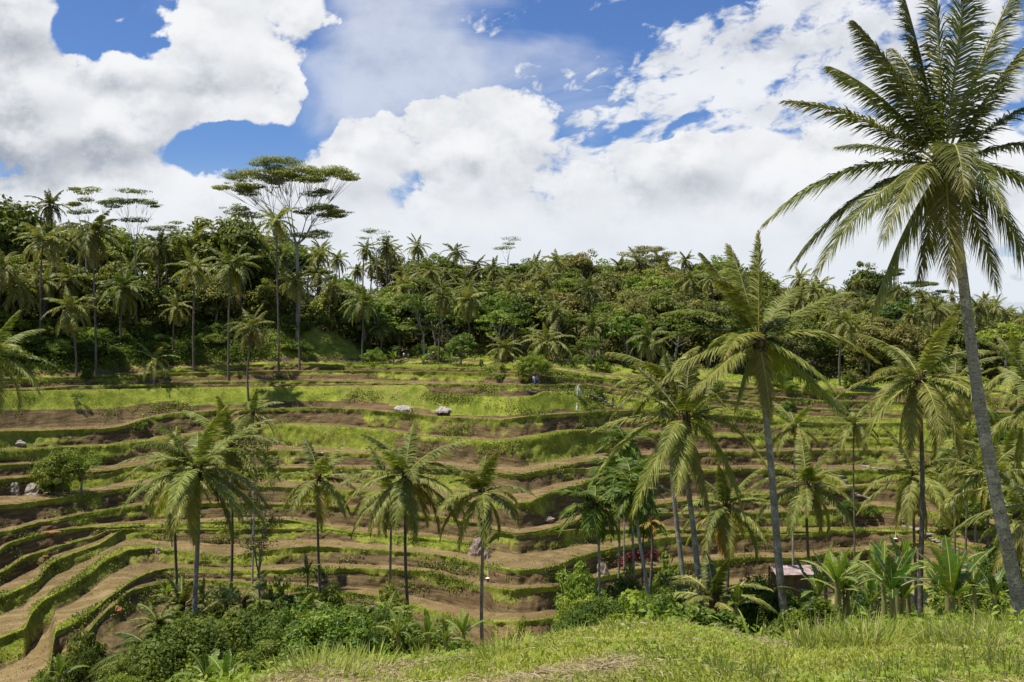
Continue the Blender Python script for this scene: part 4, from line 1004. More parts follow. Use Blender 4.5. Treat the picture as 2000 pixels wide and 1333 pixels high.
placed = []
HAND = [  # x, y of the crown centre, radius px, depth, words
    (85, 470, 66, 186, 'tall palm with long bare trunk, second from the left edge of the forest'), (183, 455, 74, 184, 'tall broad palm with a pale trunk rising above the hut'), (138, 600, 60, 180, 'lower palm with wide light crown in front of the hut'),
    (243, 562, 58, 196, 'palm with a kinked crown beside the hut'), (378, 525, 54, 196, 'palm with hanging skirt, left of the umbrella tree'), (453, 520, 62, 190, 'palm with a full hanging crown and pale trunk below the umbrella tree'),
    (540, 432, 48, 196, 'slender palm reaching up into the umbrella tree'), (577, 548, 46, 198, 'yellowish palm right of the slender palm under the umbrella tree'), (492, 640, 56, 181, 'short palm on the grassy bank under the forest'), (708, 590, 52, 204, 'bright yellow green palm leaning at the edge of the forest'),
    (865, 580, 46, 206, 'palm with straight pale trunk behind the walkers'), (914, 585, 48, 210, 'palm with a drooping crown right of the walkers'), (995, 572, 40, 222, 'star shaped palm deep in the middle of the forest'), (1070, 665, 56, 196, 'palm with full round crown above the bright bushes'),
    (1028, 655, 40, 204, 'small palm beside the full round palm'), (985, 690, 42, 196, 'low palm at the edge of the green paddy'), (1122, 600, 34, 226, 'small palm in the dark of the forest'), (815, 482, 32, 262, 'palm poking above the canopy in the middle'), (888, 492, 32, 262, 'palm at the dip of the skyline'),
    (755, 482, 34, 258, 'palm on the skyline beside the thin airy tree'), (714, 486, 28, 262, 'palm on the skyline left of the thin airy tree'), (1210, 522, 32, 270, 'palm on the skyline left of the spreading light tree'), (1248, 515, 40, 268, 'palm under the spreading light tree'), (1340, 508, 26, 290, 'small palm on the skyline left of the round-crowned palm'),
    (745, 640, 34, 212, 'palm beside the blue roof'), (650, 560, 36, 222, 'palm in the shaded forest edge'), (1562, 545, 36, 290, 'palm on the ridge right of the round-crowned palm'), (1600, 560, 38, 285, 'palm with drooping crown on the ridge'), (1650, 628, 52, 200, 'long fronded palm in front of the far slope'),
    (1270, 660, 50, 186, 'palm at the edge of the wood above the dry bank'), (1690, 640, 42, 230, 'palm half way up the far slope'), (40, 560, 60, 188, 'palm with hanging fronds at the left edge of the forest'), (97, 400, 44, 215, 'palm on the left skyline beside the thin tree'), (5, 520, 60, 184, 'palm cut by the left edge of the forest'),
    (310, 480, 44, 215, 'palm in the middle of the left forest'), (345, 600, 40, 200, 'palm over the shaded bank'), (620, 500, 38, 240, 'palm right under the umbrella tree limbs'), (840, 530, 36, 240, 'palm above the walkers in the upper forest'), (930, 520, 32, 255, 'palm below the skyline dip'), (1160, 640, 40, 200, 'palm above the dry bank'),
    (1815, 660, 34, 260, 'palm on the far slope behind the dark palm'), (1925, 655, 40, 240, 'palm on the far slope near the leaning trunk'), (1965, 700, 38, 220, 'palm low on the far slope at the right edge'), (1870, 610, 30, 300, 'palm near the far ridge'), (1990, 640, 36, 260, 'palm on the far slope cut by the right edge')]
for i, (x, y, rp, D, w_) in enumerate(HAND):
    p = at(x, y, D)
    if p.z - ground_z(p.x, D) < 2.5: p.z = ground_z(p.x, D) + 2.5
    far_palm(w_, p.x, D, p.z, rp * D / FPX, i, 'coconut palms in the forest'); placed.append((p.x, D))

# the umbrella tree and other airy trees
umbrella_tree('huge umbrella shaped tree with flat airy crown towering over the forest', 575, 305, 212, 30, [(520, 330, 62), (470, 360, 44), (580, 335, 58), (640, 328, 40), (672, 342, 28), (540, 308, 38), (630, 400, 38), (650, 420, 26), (610, 450, 30), (480, 410, 26), (620, 372, 24)], bx=578, seed=2, dens=90, tr=.42, size=.15, thin=.3)
umbrella_tree('thin twisted tree with sparse dark tufts on the left skyline', 160, 355, 205, 8, [(155, 362, 16), (140, 395, 14), (175, 385, 14), (205, 390, 14), (160, 410, 18)], bx=165, seed=3, dens=60, tr=.2, size=.13)
umbrella_tree('sparse tree with several leaf tufts right of the thin twisted tree', 265, 365, 205, 8, [(262, 372, 16), (245, 392, 14), (280, 395, 16), (298, 405, 10), (225, 395, 12), (262, 425, 16)], bx=262, seed=4, dens=60, tr=.2, size=.13)
umbrella_tree('small airy tree on the skyline right of the umbrella tree', 735, 440, 255, 6, [(730, 447, 18), (752, 462, 12), (718, 458, 10)], seed=5, dens=30, tr=.16, size=.13)
umbrella_tree('little feathery tree on the middle skyline', 992, 468, 262, 5, [(992, 472, 14), (985, 488, 12)], seed=6, dens=34, tr=.16, size=.13)
umbrella_tree('spreading light green tree on the skyline over the middle forest', 1262, 478, 262, 14, [(1240, 490, 26), (1270, 482, 26), (1298, 492, 20), (1285, 505, 20)], seed=7, dens=60, tr=.22, size=.15, leaf=M_TREE_OLV)
umbrella_tree('airy tree on the left skyline over the palms', 322, 430, 215, 8, [(318, 438, 22), (300, 446, 14), (338, 440, 12)], seed=8, dens=34, tr=.18, size=.13)
umbrella_tree('layered dark tree on the far right ridge', 1745, 525, 330, 12, [(1720, 540, 22), (1745, 532, 20), (1790, 555, 22)], seed=9, dens=60, tr=.22, size=.2, leaf=M_TREE)
umbrella_tree('feathery tree on the far ridge behind the leaning trunk', 1815, 545, 330, 12, [(1812, 552, 20), (1790, 570, 18), (1835, 566, 18)], seed=10, dens=50, tr=.2, size=.18, leaf=M_TREE)
umbrella_tree('pale stemmed tree rising behind the walkers', 815, 540, 202, 9, [(812, 552, 18), (800, 575, 18), (828, 590, 16), (838, 640, 12), (800, 640, 14)], bx=826, seed=11, dens=50, tr=.2, size=.15, leaf=M_TREE_BRI)
umbrella_tree('slender airy tree with grey leaves between the left palms', 502, 872, 76, 6, [(502, 885, 20), (475, 905, 18), (528, 912, 18), (505, 945, 24), (485, 985, 22), (525, 1010, 20), (500, 1050, 24)], bx=503, seed=12, dens=30, tr=.13, size=.08, leaf=M_TREE, thin=.8)

# broad-leaved forest: individual trees filling the hill in depth
rf = random.Random(5)
for (x, y, D, kd, w_, hh) in [(20, 378, 215, 'dark', 'dark round tree at the left end of the skyline', None), (385, 428, 225, 'dark', 'dense dark tree left of the umbrella tree', None), (455, 408, 225, 'dark', 'dark leafy tree tucked against the umbrella tree', None),
                              (935, 575, 200, 'dark', 'x', None), (975, 600, 202, 'flat', 'broad dark layered tree behind the low palms', None), (1155, 652, 192, 'flat', 'layered bright green tree above the dry bank', None), (1225, 600, 200, 'bright', 'light green tree right of the layered tree', None),
                              (900, 648, 192, 'bright', 'bright green young tree at the end of the green paddy', None), (1130, 480, 262, 'olive', 'tall olive tree forming the middle of the skyline', None), (1690, 512, 330, 'dark', 'rounded dark tree crowning the far right ridge', None), (730, 640, 196, 'bush', 'bright bush clump left of the walkers', 4.)]:
    if w_ == 'x': continue
    tree_px(kd, w_, x, y, D, hh, seed=int(x)); p = at(x, y, D); placed.append((p.x, D))
PL_LABEL = ['narrow palm crown showing among the broad trees of the forest', 'palm among the trees of the far right slope']
G_ = {'dark': ('dense dark green tree packed into the forest', 'dark forest trees'), 'olive': ('olive grey leaved tree packed into the forest', 'olive forest trees'), 'bright': ('lighter fresh green tree packed into the forest', 'light green forest trees'), 'flat': ('flat layered green tree packed into the forest', 'layered forest trees')}
SUF = [' on the left', ' behind the green paddy', ' of the wooded slope on the right']
ctree = {k: 0 for k in G_}; npalm = 0
cand = []
for _ in range(9000):
    a = rf.uniform(-.63, .63); x = a * FPX + 1000; i = int(np.argmin(np.abs(COLS_A - a)))
    dmin, dmax = float(d_b2[i]) + 1., float(D_crest[i]) + 14
    D = dmin + (dmax - dmin) * rf.random() ** 1.05
    cand.append((a * D, D, i))
for (X, D, i) in cand:
    sp = 4.7 + (D - 190) * .03
    if any((X - q[0]) ** 2 + (D - q[1]) ** 2 < sp * sp for q in placed): continue
    if sum(ctree.values()) + npalm > 570: break
    g = ground_z(X, D); a = X / D; x = a * FPX + 1000
    zc = -float(s_can[i]) * D                                   # canopy height here
    u = (D - d_b2[i]) / (D_crest[i] - d_b2[i]); region = 0 if x < 640 else (1 if x < 1450 else 2)
    room = zc - g
    pp = .34 if x < 700 else (.22 if x < 1150 else (.12 if x < 1500 else .26))
    if x < 700 and D < d_b2[i] + 8 and rf.random() < .55: continue
    if rf.random() < pp and npalm < 230:
        h = min(rf.uniform(9, 16), room + rf.uniform(-2.5, .5)); h = max(h, 5)
        far_palm(['palm crown among the dense trees of the left forest', 'palm crown among the dense trees behind the green paddy', 'palm among the trees of the far wooded slope'][region], X, D, g + h, rf.uniform(3.8, 5.0) * (.85 if region == 2 else 1), rf.randrange(1000), 'forest palms ' + ['left', 'middle', 'far slope'][region]); npalm += 1
    else:
        w = rf.random(); kd = 'dark' if w < (.52 if x < 700 else .34) else ('olive' if w < .74 else ('bright' if w < .9 else 'flat'))
        h = min(rf.uniform(8, 15), room + rf.uniform(-3.0, 0)) if u < .75 else min(room + rf.uniform(-3, .3), 17); h = max(h, 5)
        tree(kd, G_[kd][0] + SUF[region], X, D, h, rf.randrange(1000), name={'dark': 'broadleaf_tree', 'olive': 'olive_green_tree', 'bright': 'light_green_tree', 'flat': 'layered_tree'}[kd], group=G_[kd][1] + SUF[region], wid=rf.uniform(.95, 1.3) * (1.25 if h < 9 else 1)); ctree[kd] += 1
    placed.append((X, D))
print('forest', ctree, npalm)

# trees and shrubs standing on the terraces and at the paddy ends
def at_ground(x, y, dmin=22.):
    p = hit(x, y, dmin); return p.x, p.y


for (kd, w_, x, yb, h, nm, wd) in [
        ('bush', 'bright layered tree on the terrace at the left, over the pale rocks', 118, 968, 7.8, 'broadleaf_tree', .78), ('flat', 'smaller bright tree joined to the layered tree on the left terrace', 160, 966, 6.4, 'broadleaf_tree', 1.1), ('bushdk', 'dark bush at the foot of the layered left tree', 95, 968, 2.4, 'bush', None),
        ('bright', 'small round bright bush on the edge of the green paddy', 940, 722, 2.2, 'bush', .45), ('lime', 'tiny round bush right of the small round bush', 981, 722, 1.6, 'bush', None), ('lime', 'bright yellow green shrub beside the two walkers', 1020, 735, 4.2, 'bush', .9), ('bush', 'tallest bright shrub beside the two walkers', 1045, 740, 5.0, 'bush', None),
        ('lime', 'low lime shrub at the foot of the bright shrubs', 1022, 750, 2.2, 'bush', None), ('bush', 'green tuft on the terrace left of the bright shrubs', 975, 748, 1.6, 'bush', None), ('bush', 'bushy clump on the terrace corner above the left palms', 275, 842, 1.9, 'bush', None), ('flat', 'small leaning tree over the rock cutting', 152, 800, 2.8, 'broadleaf_tree', None),
        ('bushdk', 'leafy bush on the top bank near the left end of the forest edge', 170, 742, 2.6, 'bush', None), ('bush', 'bush on the dry bank right of the pale drooping plant', 1170, 770, 1.3, 'bush', None), ('bushdk', 'dark bush over the curved paddies behind the middle sized palm', 1660, 1010, 3., 'bush', None), ('bush', 'bush at the top of the pale footpath', 1700, 1012, 2.4, 'bush', None),
        ('bush', 'bright bush at the rocky end of the curved riser', 1145, 1045, 1.6, 'bush', None), ('bush', 'bush beside the footpath bend', 1840, 1040, 3., 'bush', None), ('bushdk', 'dark bush above the footpath bend', 1875, 1030, 4., 'bush', None), ('bright', 'tree standing over the footpath near the leaning trunk', 1905, 1050, 7., 'broadleaf_tree', None), ('dark', 'dark tree at the right edge beyond the footpath', 1965, 1000, 8., 'broadleaf_tree', None), ('dark', 'shady tree above the bend of the footpath', 1850, 985, 6.5, 'broadleaf_tree', None), ('bright', 'light tree at the right edge under the far slope', 1975, 930, 8., 'broadleaf_tree', None), ('dark', 'round dark tree between the right palms', 1880, 930, 7., 'broadleaf_tree', None)]:
    X, Y = at_ground(x, yb); tree(kd, w_, X, Y, h, int(x), nm, None, 'bush' if nm == 'bush' else 'tree', wid=wd)
# right hand slope bushes between the far terraces
rb_ = random.Random(11); G_R = 'bushes on the right hand slope'
for i in range(46):
    x = rb_.uniform(1240, 1990); y = rb_.uniform(690, 800) + (x - 1240) * .05 if i < 28 else rb_.uniform(820, 990)
    if i >= 28: x = rb_.uniform(1830, 2010)
    X, Y = at_ground(x, y); kd = rb_.choice(['bush', 'bushdk', 'bright', 'bush'])
    tree(kd, {'bush': 'green bush on the right hand slope above the terraces', 'bushdk': 'dark bush on the right hand slope above the terraces', 'bright': 'young light tree on the right hand slope above the terraces'}[kd], X, Y, rb_.uniform(1.6, 3.6) if kd != 'bright' else rb_.uniform(4, 7), i, 'bush' if kd != 'bright' else 'broadleaf_tree', G_R, 'bush' if kd != 'bright' else 'tree')
# forest edge bushes, left bank and middle
for i in range(60):
    x = rb_.uniform(-20, 1240); i_ = int(np.argmin(np.abs(COLS_A - (x - 1000) / FPX))); D = float(d_b2[i_]) + rb_.uniform(-9, 6) if x > 700 else float(d_b2[i_]) + rb_.uniform(-6, 5)
    if 560 < x < 700 and D < d_b2[i_]: continue
    if x > 700: D = float(d_b1[i_]) + rb_.uniform(1, 9)
    kd = rb_.choice(['bush', 'bushdk', 'bushdk', 'bush', 'flat'])
    tree(kd, {'bush': 'leafy green bush along the forest edge', 'bushdk': 'dark bush along the forest edge', 'flat': 'low layered bush along the forest edge'}[kd], (x - 1000) / FPX * D, D, rb_.uniform(1.5, 4), i, 'bush', 'bushes along the forest edge', 'bush')

for i in range(75):
    x = rb_.uniform(-30, 600); i_ = int(np.argmin(np.abs(COLS_A - (x - 1000) / FPX))); D = float(d_b1[i_]) + rb_.uniform(1.5, 12)
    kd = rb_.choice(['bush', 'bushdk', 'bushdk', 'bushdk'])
    tree(kd, {'bush': 'leafy green bush on the shaded bank under the left palms', 'bushdk': 'dark bush on the shaded bank under the left palms'}[kd], (x - 1000) / FPX * D, D, rb_.uniform(1.5, 4.2), i, 'bush', 'bushes on the shaded bank', 'bush', wid=rb_.uniform(1.0, 1.9))

# ------------------------------------------------------------------ gully vegetation
G_GUL = 'bushes filling the gully in front of the terraces'
GUL = [('bush', 'bright fern like bush at the bottom left of the large left palm', 300, 1215, 68), ('bush', 'big bright green bush right of the large left palm trunk', 440, 1195, 62), ('bush', 'bright bush with upright sprays behind the gully palm', 480, 1210, 66), ('bushdk', 'dark bush between the two thin left trunks', 455, 1120, 78),
       ('bushdk', 'dark bush under the slender airy tree', 520, 1130, 78), ('bush', 'mixed bush left of the young stemless palm', 560, 1120, 74), ('bush', 'leafy bush in front of the young stemless palm', 600, 1175, 62), ('bush', 'light bush beneath the young stemless palm', 690, 1200, 60), ('bushdk', 'dark conical bush against the big central trunk', 762, 1128, 76),
       ('bushdk', 'dark bush between the young stemless palm and the central trunks', 720, 1175, 70), ('bush', 'bush at the foot of the big central palm', 800, 1195, 64), ('bush', 'bright bush at the lower left of the grass bank', 400, 1270, 48), ('bush', 'bright bush against the grass mound', 470, 1255, 46), ('bushdk', 'shadowy bush low beside the large left trunk', 350, 1240, 58),
       ('bush', 'low bush at the bottom edge left of the large left trunk', 300, 1300, 55), ('bushdk', 'spiky dark bush over the bottom left mud', 165, 1215, 72), ('bushdk', 'glossy upright shrub at the bottom left over bare mud', 175, 1245, 68), ('bushdk', 'shaded bush at the bottom left corner', 90, 1300, 66), ('bush', 'small bush at the foot of the areca clump', 1150, 1130, 66),
       ('bushdk', 'dark bush behind the white leaning trunk', 1225, 1100, 70), ('bush', 'feathery bush left of the areca clump', 1140, 1095, 74), ('bush', 'yellow green bush right of the white leaning trunk', 1310, 1075, 66), ('bushdk', 'large dark conical bush with red flowers', 1490, 1098, 50), ('bushdk', 'dark bush right of the round-crowned palm trunk', 1560, 1140, 52),
       ('bush', 'fern like bush near the path end at the right', 1900, 1110, 52), ('bushdk', 'dark shrub beside the leaning trunk at the right', 1950, 1030, 60), ('bushdk', 'dense dark shrub under the tall leaning palm', 1915, 1060, 56), ('bush', 'bright bush in front of the pink roofed shed', 1595, 1160, 56), ('bush', 'yellow bush behind the big banana leaves', 1715, 1120, 62),
       ('lime', 'small pointed yellow green conifer on the brow of the grass bank', 1023, 1197, 40), ('bush', 'low bush at the left foot of the areca clump', 1185, 1160, 58), ('bush', 'bush right of the leaning pair of trunks', 1440, 1150, 50), ('bush', 'leafy bush left of the big central trunks', 640, 1135, 76), ('bushdk', 'dark thicket behind the yellow tuft', 1290, 1130, 62),
       ('bush', 'bush at the brow below the right coconut palm', 905, 1235, 52), ('bush', 'bush on the brow of the bank under the central palms', 845, 1222, 54), ('bush', 'sprawling bush between the gully and the mound', 560, 1235, 50), ('bushdk', 'dark hollow bush in front of the slender tree', 500, 1180, 72),
       ('bush', 'tall bright bush at the centre of the left gully', 520, 1205, 56), ('bush', 'bright rounded bush below the large left trunk', 420, 1225, 52), ('bush', 'sunlit bush left of the large left trunk above the dark palm bush', 335, 1185, 70), ('bushdk', 'tall dark bush behind the large left trunk', 415, 1135, 80),
       ('bush', 'yellow green bush beside the foot of the grass mound', 385, 1290, 44), ('bushdk', 'dark shrub at the bottom left edge of the gully', 250, 1265, 66), ('bush', 'sunlit bush between the twin trunks and the mound', 745, 1225, 54), ('bush', 'sunlit bush along the mound top', 600, 1250, 46)]
for i, (kd, w_, x, yt, D) in enumerate(GUL):
    p = at(x, yt, D); g = ground_z(p.x, D); h = max(1.2, min(p.z - g, 11.5))
    if h > 6.5 and kd in ('bush', 'bushdk'): tree('bright' if kd == 'bush' else 'dark', w_, p.x, D, h, i, 'broadleaf_tree', G_GUL, 'tree', wid=min(h, 7.5) / (8.8 if kd == 'bush' else 10.) * rb_.uniform(.62, .8)); tree(kd, 'low bush in the shade under the gully trees', p.x + 1.2, D - 2, 3.2, i, 'bush', 'low bushes under the gully trees', 'bush'); continue
    tree(kd, w_, p.x, D, h, i, 'bush', G_GUL, 'bush', wid=min(h, 4.2) * rb_.uniform(.85, 1.1) / {'bush': 2.2, 'bushdk': 2.9, 'lime': 2.7}[kd] / (h / {'bush': 2.2, 'bushdk': 2.9, 'lime': 2.7}[kd]) if kd != 'lime' else .5)
for i in range(84):           # the lower storey between them
    left = i < 50
    x = rb_.uniform(225, 830) if left else rb_.uniform(1130, 1980); D = rb_.uniform(46, 88) if left else rb_.uniform(34, 74)
    p = at(x, 1000, D); kd = rb_.choice(['bush', 'bush', 'bushdk'])
    g = ground_z(p.x, D); ylim = np.interp(x, [225, 300, 400, 830, 1130, 1450, 1980], [1215, 1175, 1135, 1160, 1130, 1150, 1175]) ; h = min(rb_.uniform(2.6, 6.5), at(x, ylim + rb_.uniform(0, 40), D).z - g)
    if h < 1.0: continue
    tree(kd, ('green' if kd == 'bush' else 'dark') + (' undergrowth bush in the gully under the left palms' if left else ' undergrowth bush in the gully right of the areca clump'), p.x, D, h, i, 'bush', 'undergrowth bushes ' + ('left' if left else 'right'), 'bush', wid=None)
for i, (x, y, D) in enumerate([(1232, 1068, 66), (1250, 1062, 66), (1265, 1075, 67), (1210, 1085, 65), (1225, 1095, 65), (1278, 1060, 68), (1133, 1108, 64), (1290, 1085, 66), (1340, 1072, 66)]):
    p = hit(x, y + 30, 60); tree('red', 'dark red leaved shrub among the areca trunks', p.x, p.y - .5, 1.9, i, 'cordyline_shrub', 'red leaved shrubs', 'shrub', wid=.8)

G_BAN = 'banana plants'
for i, (w_, x, yb, D, h, n, ti, wd, up) in enumerate([
        ('banana plant with two huge upright dark leaves at the right', 1862, 1178, 38, 2.9, 8, .3, .36, .8), ('banana plant with blue green leaves leaning apart', 1745, 1165, 40, 2.0, 8, .15, .3, .5), ('pale torn banana plant in the middle of the grove', 1640, 1165, 44, 1.9, 8, .85, .24, .4),
        ('yellowish banana plant at the left of the grove', 1600, 1170, 46, 1.8, 7, .9, .22, .5), ('banana plant at the back of the grove with ragged leaves', 1715, 1135, 54, 2.3, 8, .8, .26, .4), ('tall banana plant behind the blue green one', 1775, 1130, 52, 2.0, 7, .75, .24, .5), ('banana plant behind the two huge leaves', 1905, 1160, 46, 1.9, 7, .3, .26, .2),
        ('low banana plant at the end of the grove near the leaning trunk', 1945, 1175, 42, 1.7, 7, .5, .22, .2), ('short banana plant right of the leaning pair of trunks', 1440, 1180, 46, 1.4, 6, .7, .22, .2), ('small banana plant beside the white leaning trunk', 1300, 1185, 50, 1.3, 6, .4, .2, .2),
        ('bright small banana plant left of the big left trunk', 325, 1165, 72, 1.7, 6, .9, .24, .3), ('slim bright banana plant right of the big left trunk', 395, 1170, 72, 2.0, 6, .9, .24, .6), ('slim banana plant before the dark hollow', 438, 1180, 72, 1.7, 5, .8, .24, .6), ('banana plant rising in front of the paddies by the thin trunk', 600, 1120, 80, 1.8, 6, .35, .28, .3),
        ('banana clump at the bottom edge beside the big left trunk', 400, 1325, 38, 1.6, 7, .8, .2, .3), ('striped banana leaves at the bottom edge left of the mound', 437, 1325, 36, 1.4, 6, .8, .2, .4), ('banana plant in the gully under the young palm', 690, 1255, 50, 1.7, 7, .75, .22, .1), ('banana plant left of the big central trunk', 775, 1238, 50, 1.6, 7, .8, .22, .2),
        ('banana plant in bright sun under the big central palm', 835, 1238, 50, 1.6, 7, .85, .22, .3), ('banana plant at the foot of the right coconut palm', 905, 1240, 50, 1.6, 7, .85, .22, .3), ('banana plant on the brow beside the pointed conifer', 870, 1250, 46, 1.4, 6, .85, .2, .3), ('banana plant low at the bottom left corner', 110, 1320, 52, 1.7, 6, .8, .24, .4),
        ('banana plant among the ferns in the gully', 620, 1225, 56, 1.5, 6, .7, .22, .1), ('banana plant at the edge of the green paddy beside the walkers', 828, 706, 198, 2.2, 7, .8, .4, .3), ('banana plant at the edge of the wood below the blue roof', 770, 700, 199, 2.2, 7, .8, .4, .3), ('banana plant at the edge of the wood left of the bright bush', 880, 704, 198, 2.0, 7, .8, .4, .3)]):
    banana(w_, x, yb - (12 if x > 1500 else 0), D, h * (.95 if D < 60 else 1.), n + 1, i + 3, ti * .85, wd * .85, G_BAN, .6, up)

rbn = random.Random(9)
for i in range(14):
    banana('banana plant filling the ragged grove between the trunks at the right', rbn.uniform(1575, 1960), rbn.uniform(1125, 1178), rbn.uniform(41, 58), rbn.uniform(1.5, 2.5), rbn.randint(6, 9), 60 + i, rbn.uniform(.25, .95), rbn.uniform(.2, .3), 'banana plants of the ragged grove', .7, rbn.uniform(0, .4))

# ------------------------------------------------------------------ people
def skin_body(name, joints, edges, mats, parent, sub=1):
    me = bpy.data.meshes.new(name); me.from_pydata([j[:3] for j in joints], edges, []); me.materials.append(mats)
    o = bpy.data.objects.new(name, me); COL.objects.link(o); o.parent = parent
    md = o.modifiers.new('skin', 'SKIN'); md.use_smooth_shade = True
    for i, j in enumerate(joints): me.skin_vertices[0].data[i].radius = (j[3], j[4] if len(j) > 4 else j[3])
    me.skin_vertices[0].data[0].use_root = True
    s_ = o.modifiers.new('sub', 'SUBSURF'); s_.levels = sub; s_.render_levels = sub
    return o


def person(label, x, yfeet, shirt, trousers, hair=(.02, .015, .01), hat=None, pos=None, h=1.68, rz=0., walk=.12, dmin=22., arm=.1, bag=None):
    p = pos or hit(x, yfeet, dmin); k = h / 1.7
    t = thing('person', label, 'person', (p.x, p.y, p.z), rz, 'people on the terraces', k)
    w, a = walk, arm
    J = [(0, 0, .93, .13, .10), (0, 0, 1.18, .13, .10), (0, 0, 1.40, .15, .10), (0, .0, 1.50, .055), (0, -.01, 1.60, .085, .095), (0, -.005, 1.66, .07),
         (.17, 0, 1.42, .055), (.22, .02 + a, 1.15, .042), (.22, -a, .92, .034), (.22, -a * 1.3, .83, .03), (-.17, 0, 1.42, .055), (-.22, -a, 1.15, .042), (-.21, -a * 2, .93, .034), (-.20, -a * 2.3, .84, .03),
         (.09, 0, .88, .085), (.10, -w, .48, .06), (.10, -w * .6, .08, .04), (.10, -w * .6 - .14, .04, .035), (-.09, 0, .88, .085), (-.10, w * .6, .48, .06), (-.10, w * 1.6, .09, .04), (-.10, w * 1.6 - .13, .04, .035)]
    E = [(0, 1), (1, 2), (2, 3), (3, 4), (4, 5), (2, 6), (6, 7), (7, 8), (8, 9), (2, 10), (10, 11), (11, 12), (12, 13), (0, 14), (14, 15), (15, 16), (16, 17), (0, 18), (18, 19), (19, 20), (20, 21)]
    skin_body('body', J, E, M_SKIN, t)
    ms = plain('shirt_cloth', shirt, .85, .1); mt = plain('trouser_cloth', trousers, .85, .1); mh = plain('hair', hair, .6, .3)
    skin_body('shirt', [(0, 0, .92, .155, .125), (0, 0, 1.18, .15, .12), (0, 0, 1.41, .165, .115), (.17, 0, 1.43, .075), (.215, .01 + a * .7, 1.22, .062), (-.17, 0, 1.43, .075), (-.215, -a * .7, 1.22, .062), (0, 0, 1.47, .07)], [(0, 1), (1, 2), (2, 3), (3, 4), (2, 5), (5, 6), (2, 7)], ms, t)
    skin_body('trousers', [(0, 0, .95, .15, .12), (.09, 0, .86, .10), (.10, -w, .48, .078), (.10, -w * .7, .22, .06), (-.09, 0, .86, .10), (-.10, w * .6, .48, .078), (-.10, w * 1.4, .22, .06)], [(0, 1), (1, 2), (2, 3), (0, 4), (4, 5), (5, 6)], mt, t)
    V, F = tube([(0, .015, 1.60 + .11 * c) for c in (-.2, .2, .6, .9, 1.05)], [.10, .112, .10, .06, .01], 10); mk('hair', V, F, mh, parent=t, smooth=True)
    if hat:
        V, F = tube([(0, 0, 1.655), (0, 0, 1.665), (0, 0, 1.67), (0, 0, 1.76), (0, 0, 1.80)], [.25, .25, .125, .11, .01], 14); mk('hat', V, F, plain('hat_straw', hat, .8, .1), parent=t)
    if bag:
        V, F = tube([(0, .15, .98), (0, .19, 1.05), (0, .20, 1.25), (0, .16, 1.40)], [.06, .13, .13, .05], 8); mk('bag', V, F, plain('bag_cloth', bag, .8, .1), parent=t, smooth=True)
    return t


W_ = (.72, .73, .75)
person('person in white shirt and pale hat walking at the front of the green paddy', 769, 713, W_, (.25, .27, .28), hat=(.6, .58, .5), rz=.4)
person('person in dark clothes bending beside the wooden frame on the green paddy', 779, 707, (.07, .07, .06), (.05, .05, .05), rz=1.2)
person('person in white shirt in the middle of the walking group', 789, 706, (.62, .63, .68), (.10, .10, .12), rz=2.4)
person('short person in purple grey top at the back of the walking group', 798, 706, (.22, .18, .25), (.08, .07, .09), rz=2.8, h=1.5)
person('person in light blue shirt standing left of the red shirted person', 838, 706, (.35, .50, .72), (.12, .16, .25), rz=0)
person('person in red shirt and white cap on the green paddy', 846, 706, (.50, .03, .05), (.30, .28, .27), hat=(.7, .7, .68), rz=.5)
person('person in pale blue shirt alone under the forest bank', 558, 711, (.42, .45, .70), (.35, .36, .5), rz=1.5, walk=.2)
person('person in white shirt and blue trousers coming down beside the bright shrubs', 1043, 755, (.6, .66, .78), (.10, .16, .35), rz=.2, walk=.22)
person('person in dark blue top just behind the white shirted one by the shrubs', 1050, 752, (.10, .13, .30), (.05, .06, .10), rz=-.3)
person('person in dark clothes on the path above the yellow dressed person', 1197, 797, (.03, .03, .04), (.05, .05, .06), rz=2.)
person('person dressed in yellow standing on the terrace edge', 1201, 812, (.62, .40, .05), (.55, .33, .05), rz=.3)
person('person in grey on the right hand terraces beside the thin dark palm', 1813, 842, (.32, .32, .33), (.12, .12, .13), rz=.6)
person('person in a bright pink red top far back on the right slope', 1670, 757, (.60, .03, .10), (.05, .06, .2), rz=.6)
person('person in dark blue beside the pink topped one on the right slope', 1663, 757, (.03, .05, .22), (.04, .05, .1), rz=.9)
person('person in mauve top on the footpath at the right', 1917, 1108, (.22, .14, .24), (.05, .05, .08), rz=2.8, pos=None, dmin=60)
person('person in lilac shirt with dark trousers beside the mauve one on the footpath', 1926, 1108, (.35, .30, .48), (.07, .08, .12), rz=3.1, dmin=60)

# ------------------------------------------------------------------ huts, roofs, rocks, path and small things
def boxm(acc, c, s_, m=0, rot=0., tilt=0.):
    c = np.array(c, float); x, y, z = np.array(s_) / 2
    V = np.array([[i * x, j * y, k * z] for i in (-1, 1) for j in (-1, 1) for k in (-1, 1)], float)
    ct, st = math.cos(tilt), math.sin(tilt); V = np.stack([V[:, 0], V[:, 1] * ct - V[:, 2] * st, V[:, 1] * st + V[:, 2] * ct], 1)
    cr, sr = math.cos(rot), math.sin(rot); V = np.stack([V[:, 0] * cr - V[:, 1] * sr, V[:, 0] * sr + V[:, 1] * cr, V[:, 2]], 1) + c
    acc.add(V, np.array([[0, 1, 3, 2], [4, 6, 7, 5], [0, 4, 5, 1], [2, 3, 7, 6], [0, 2, 6, 4], [1, 5, 7, 3]]), m)


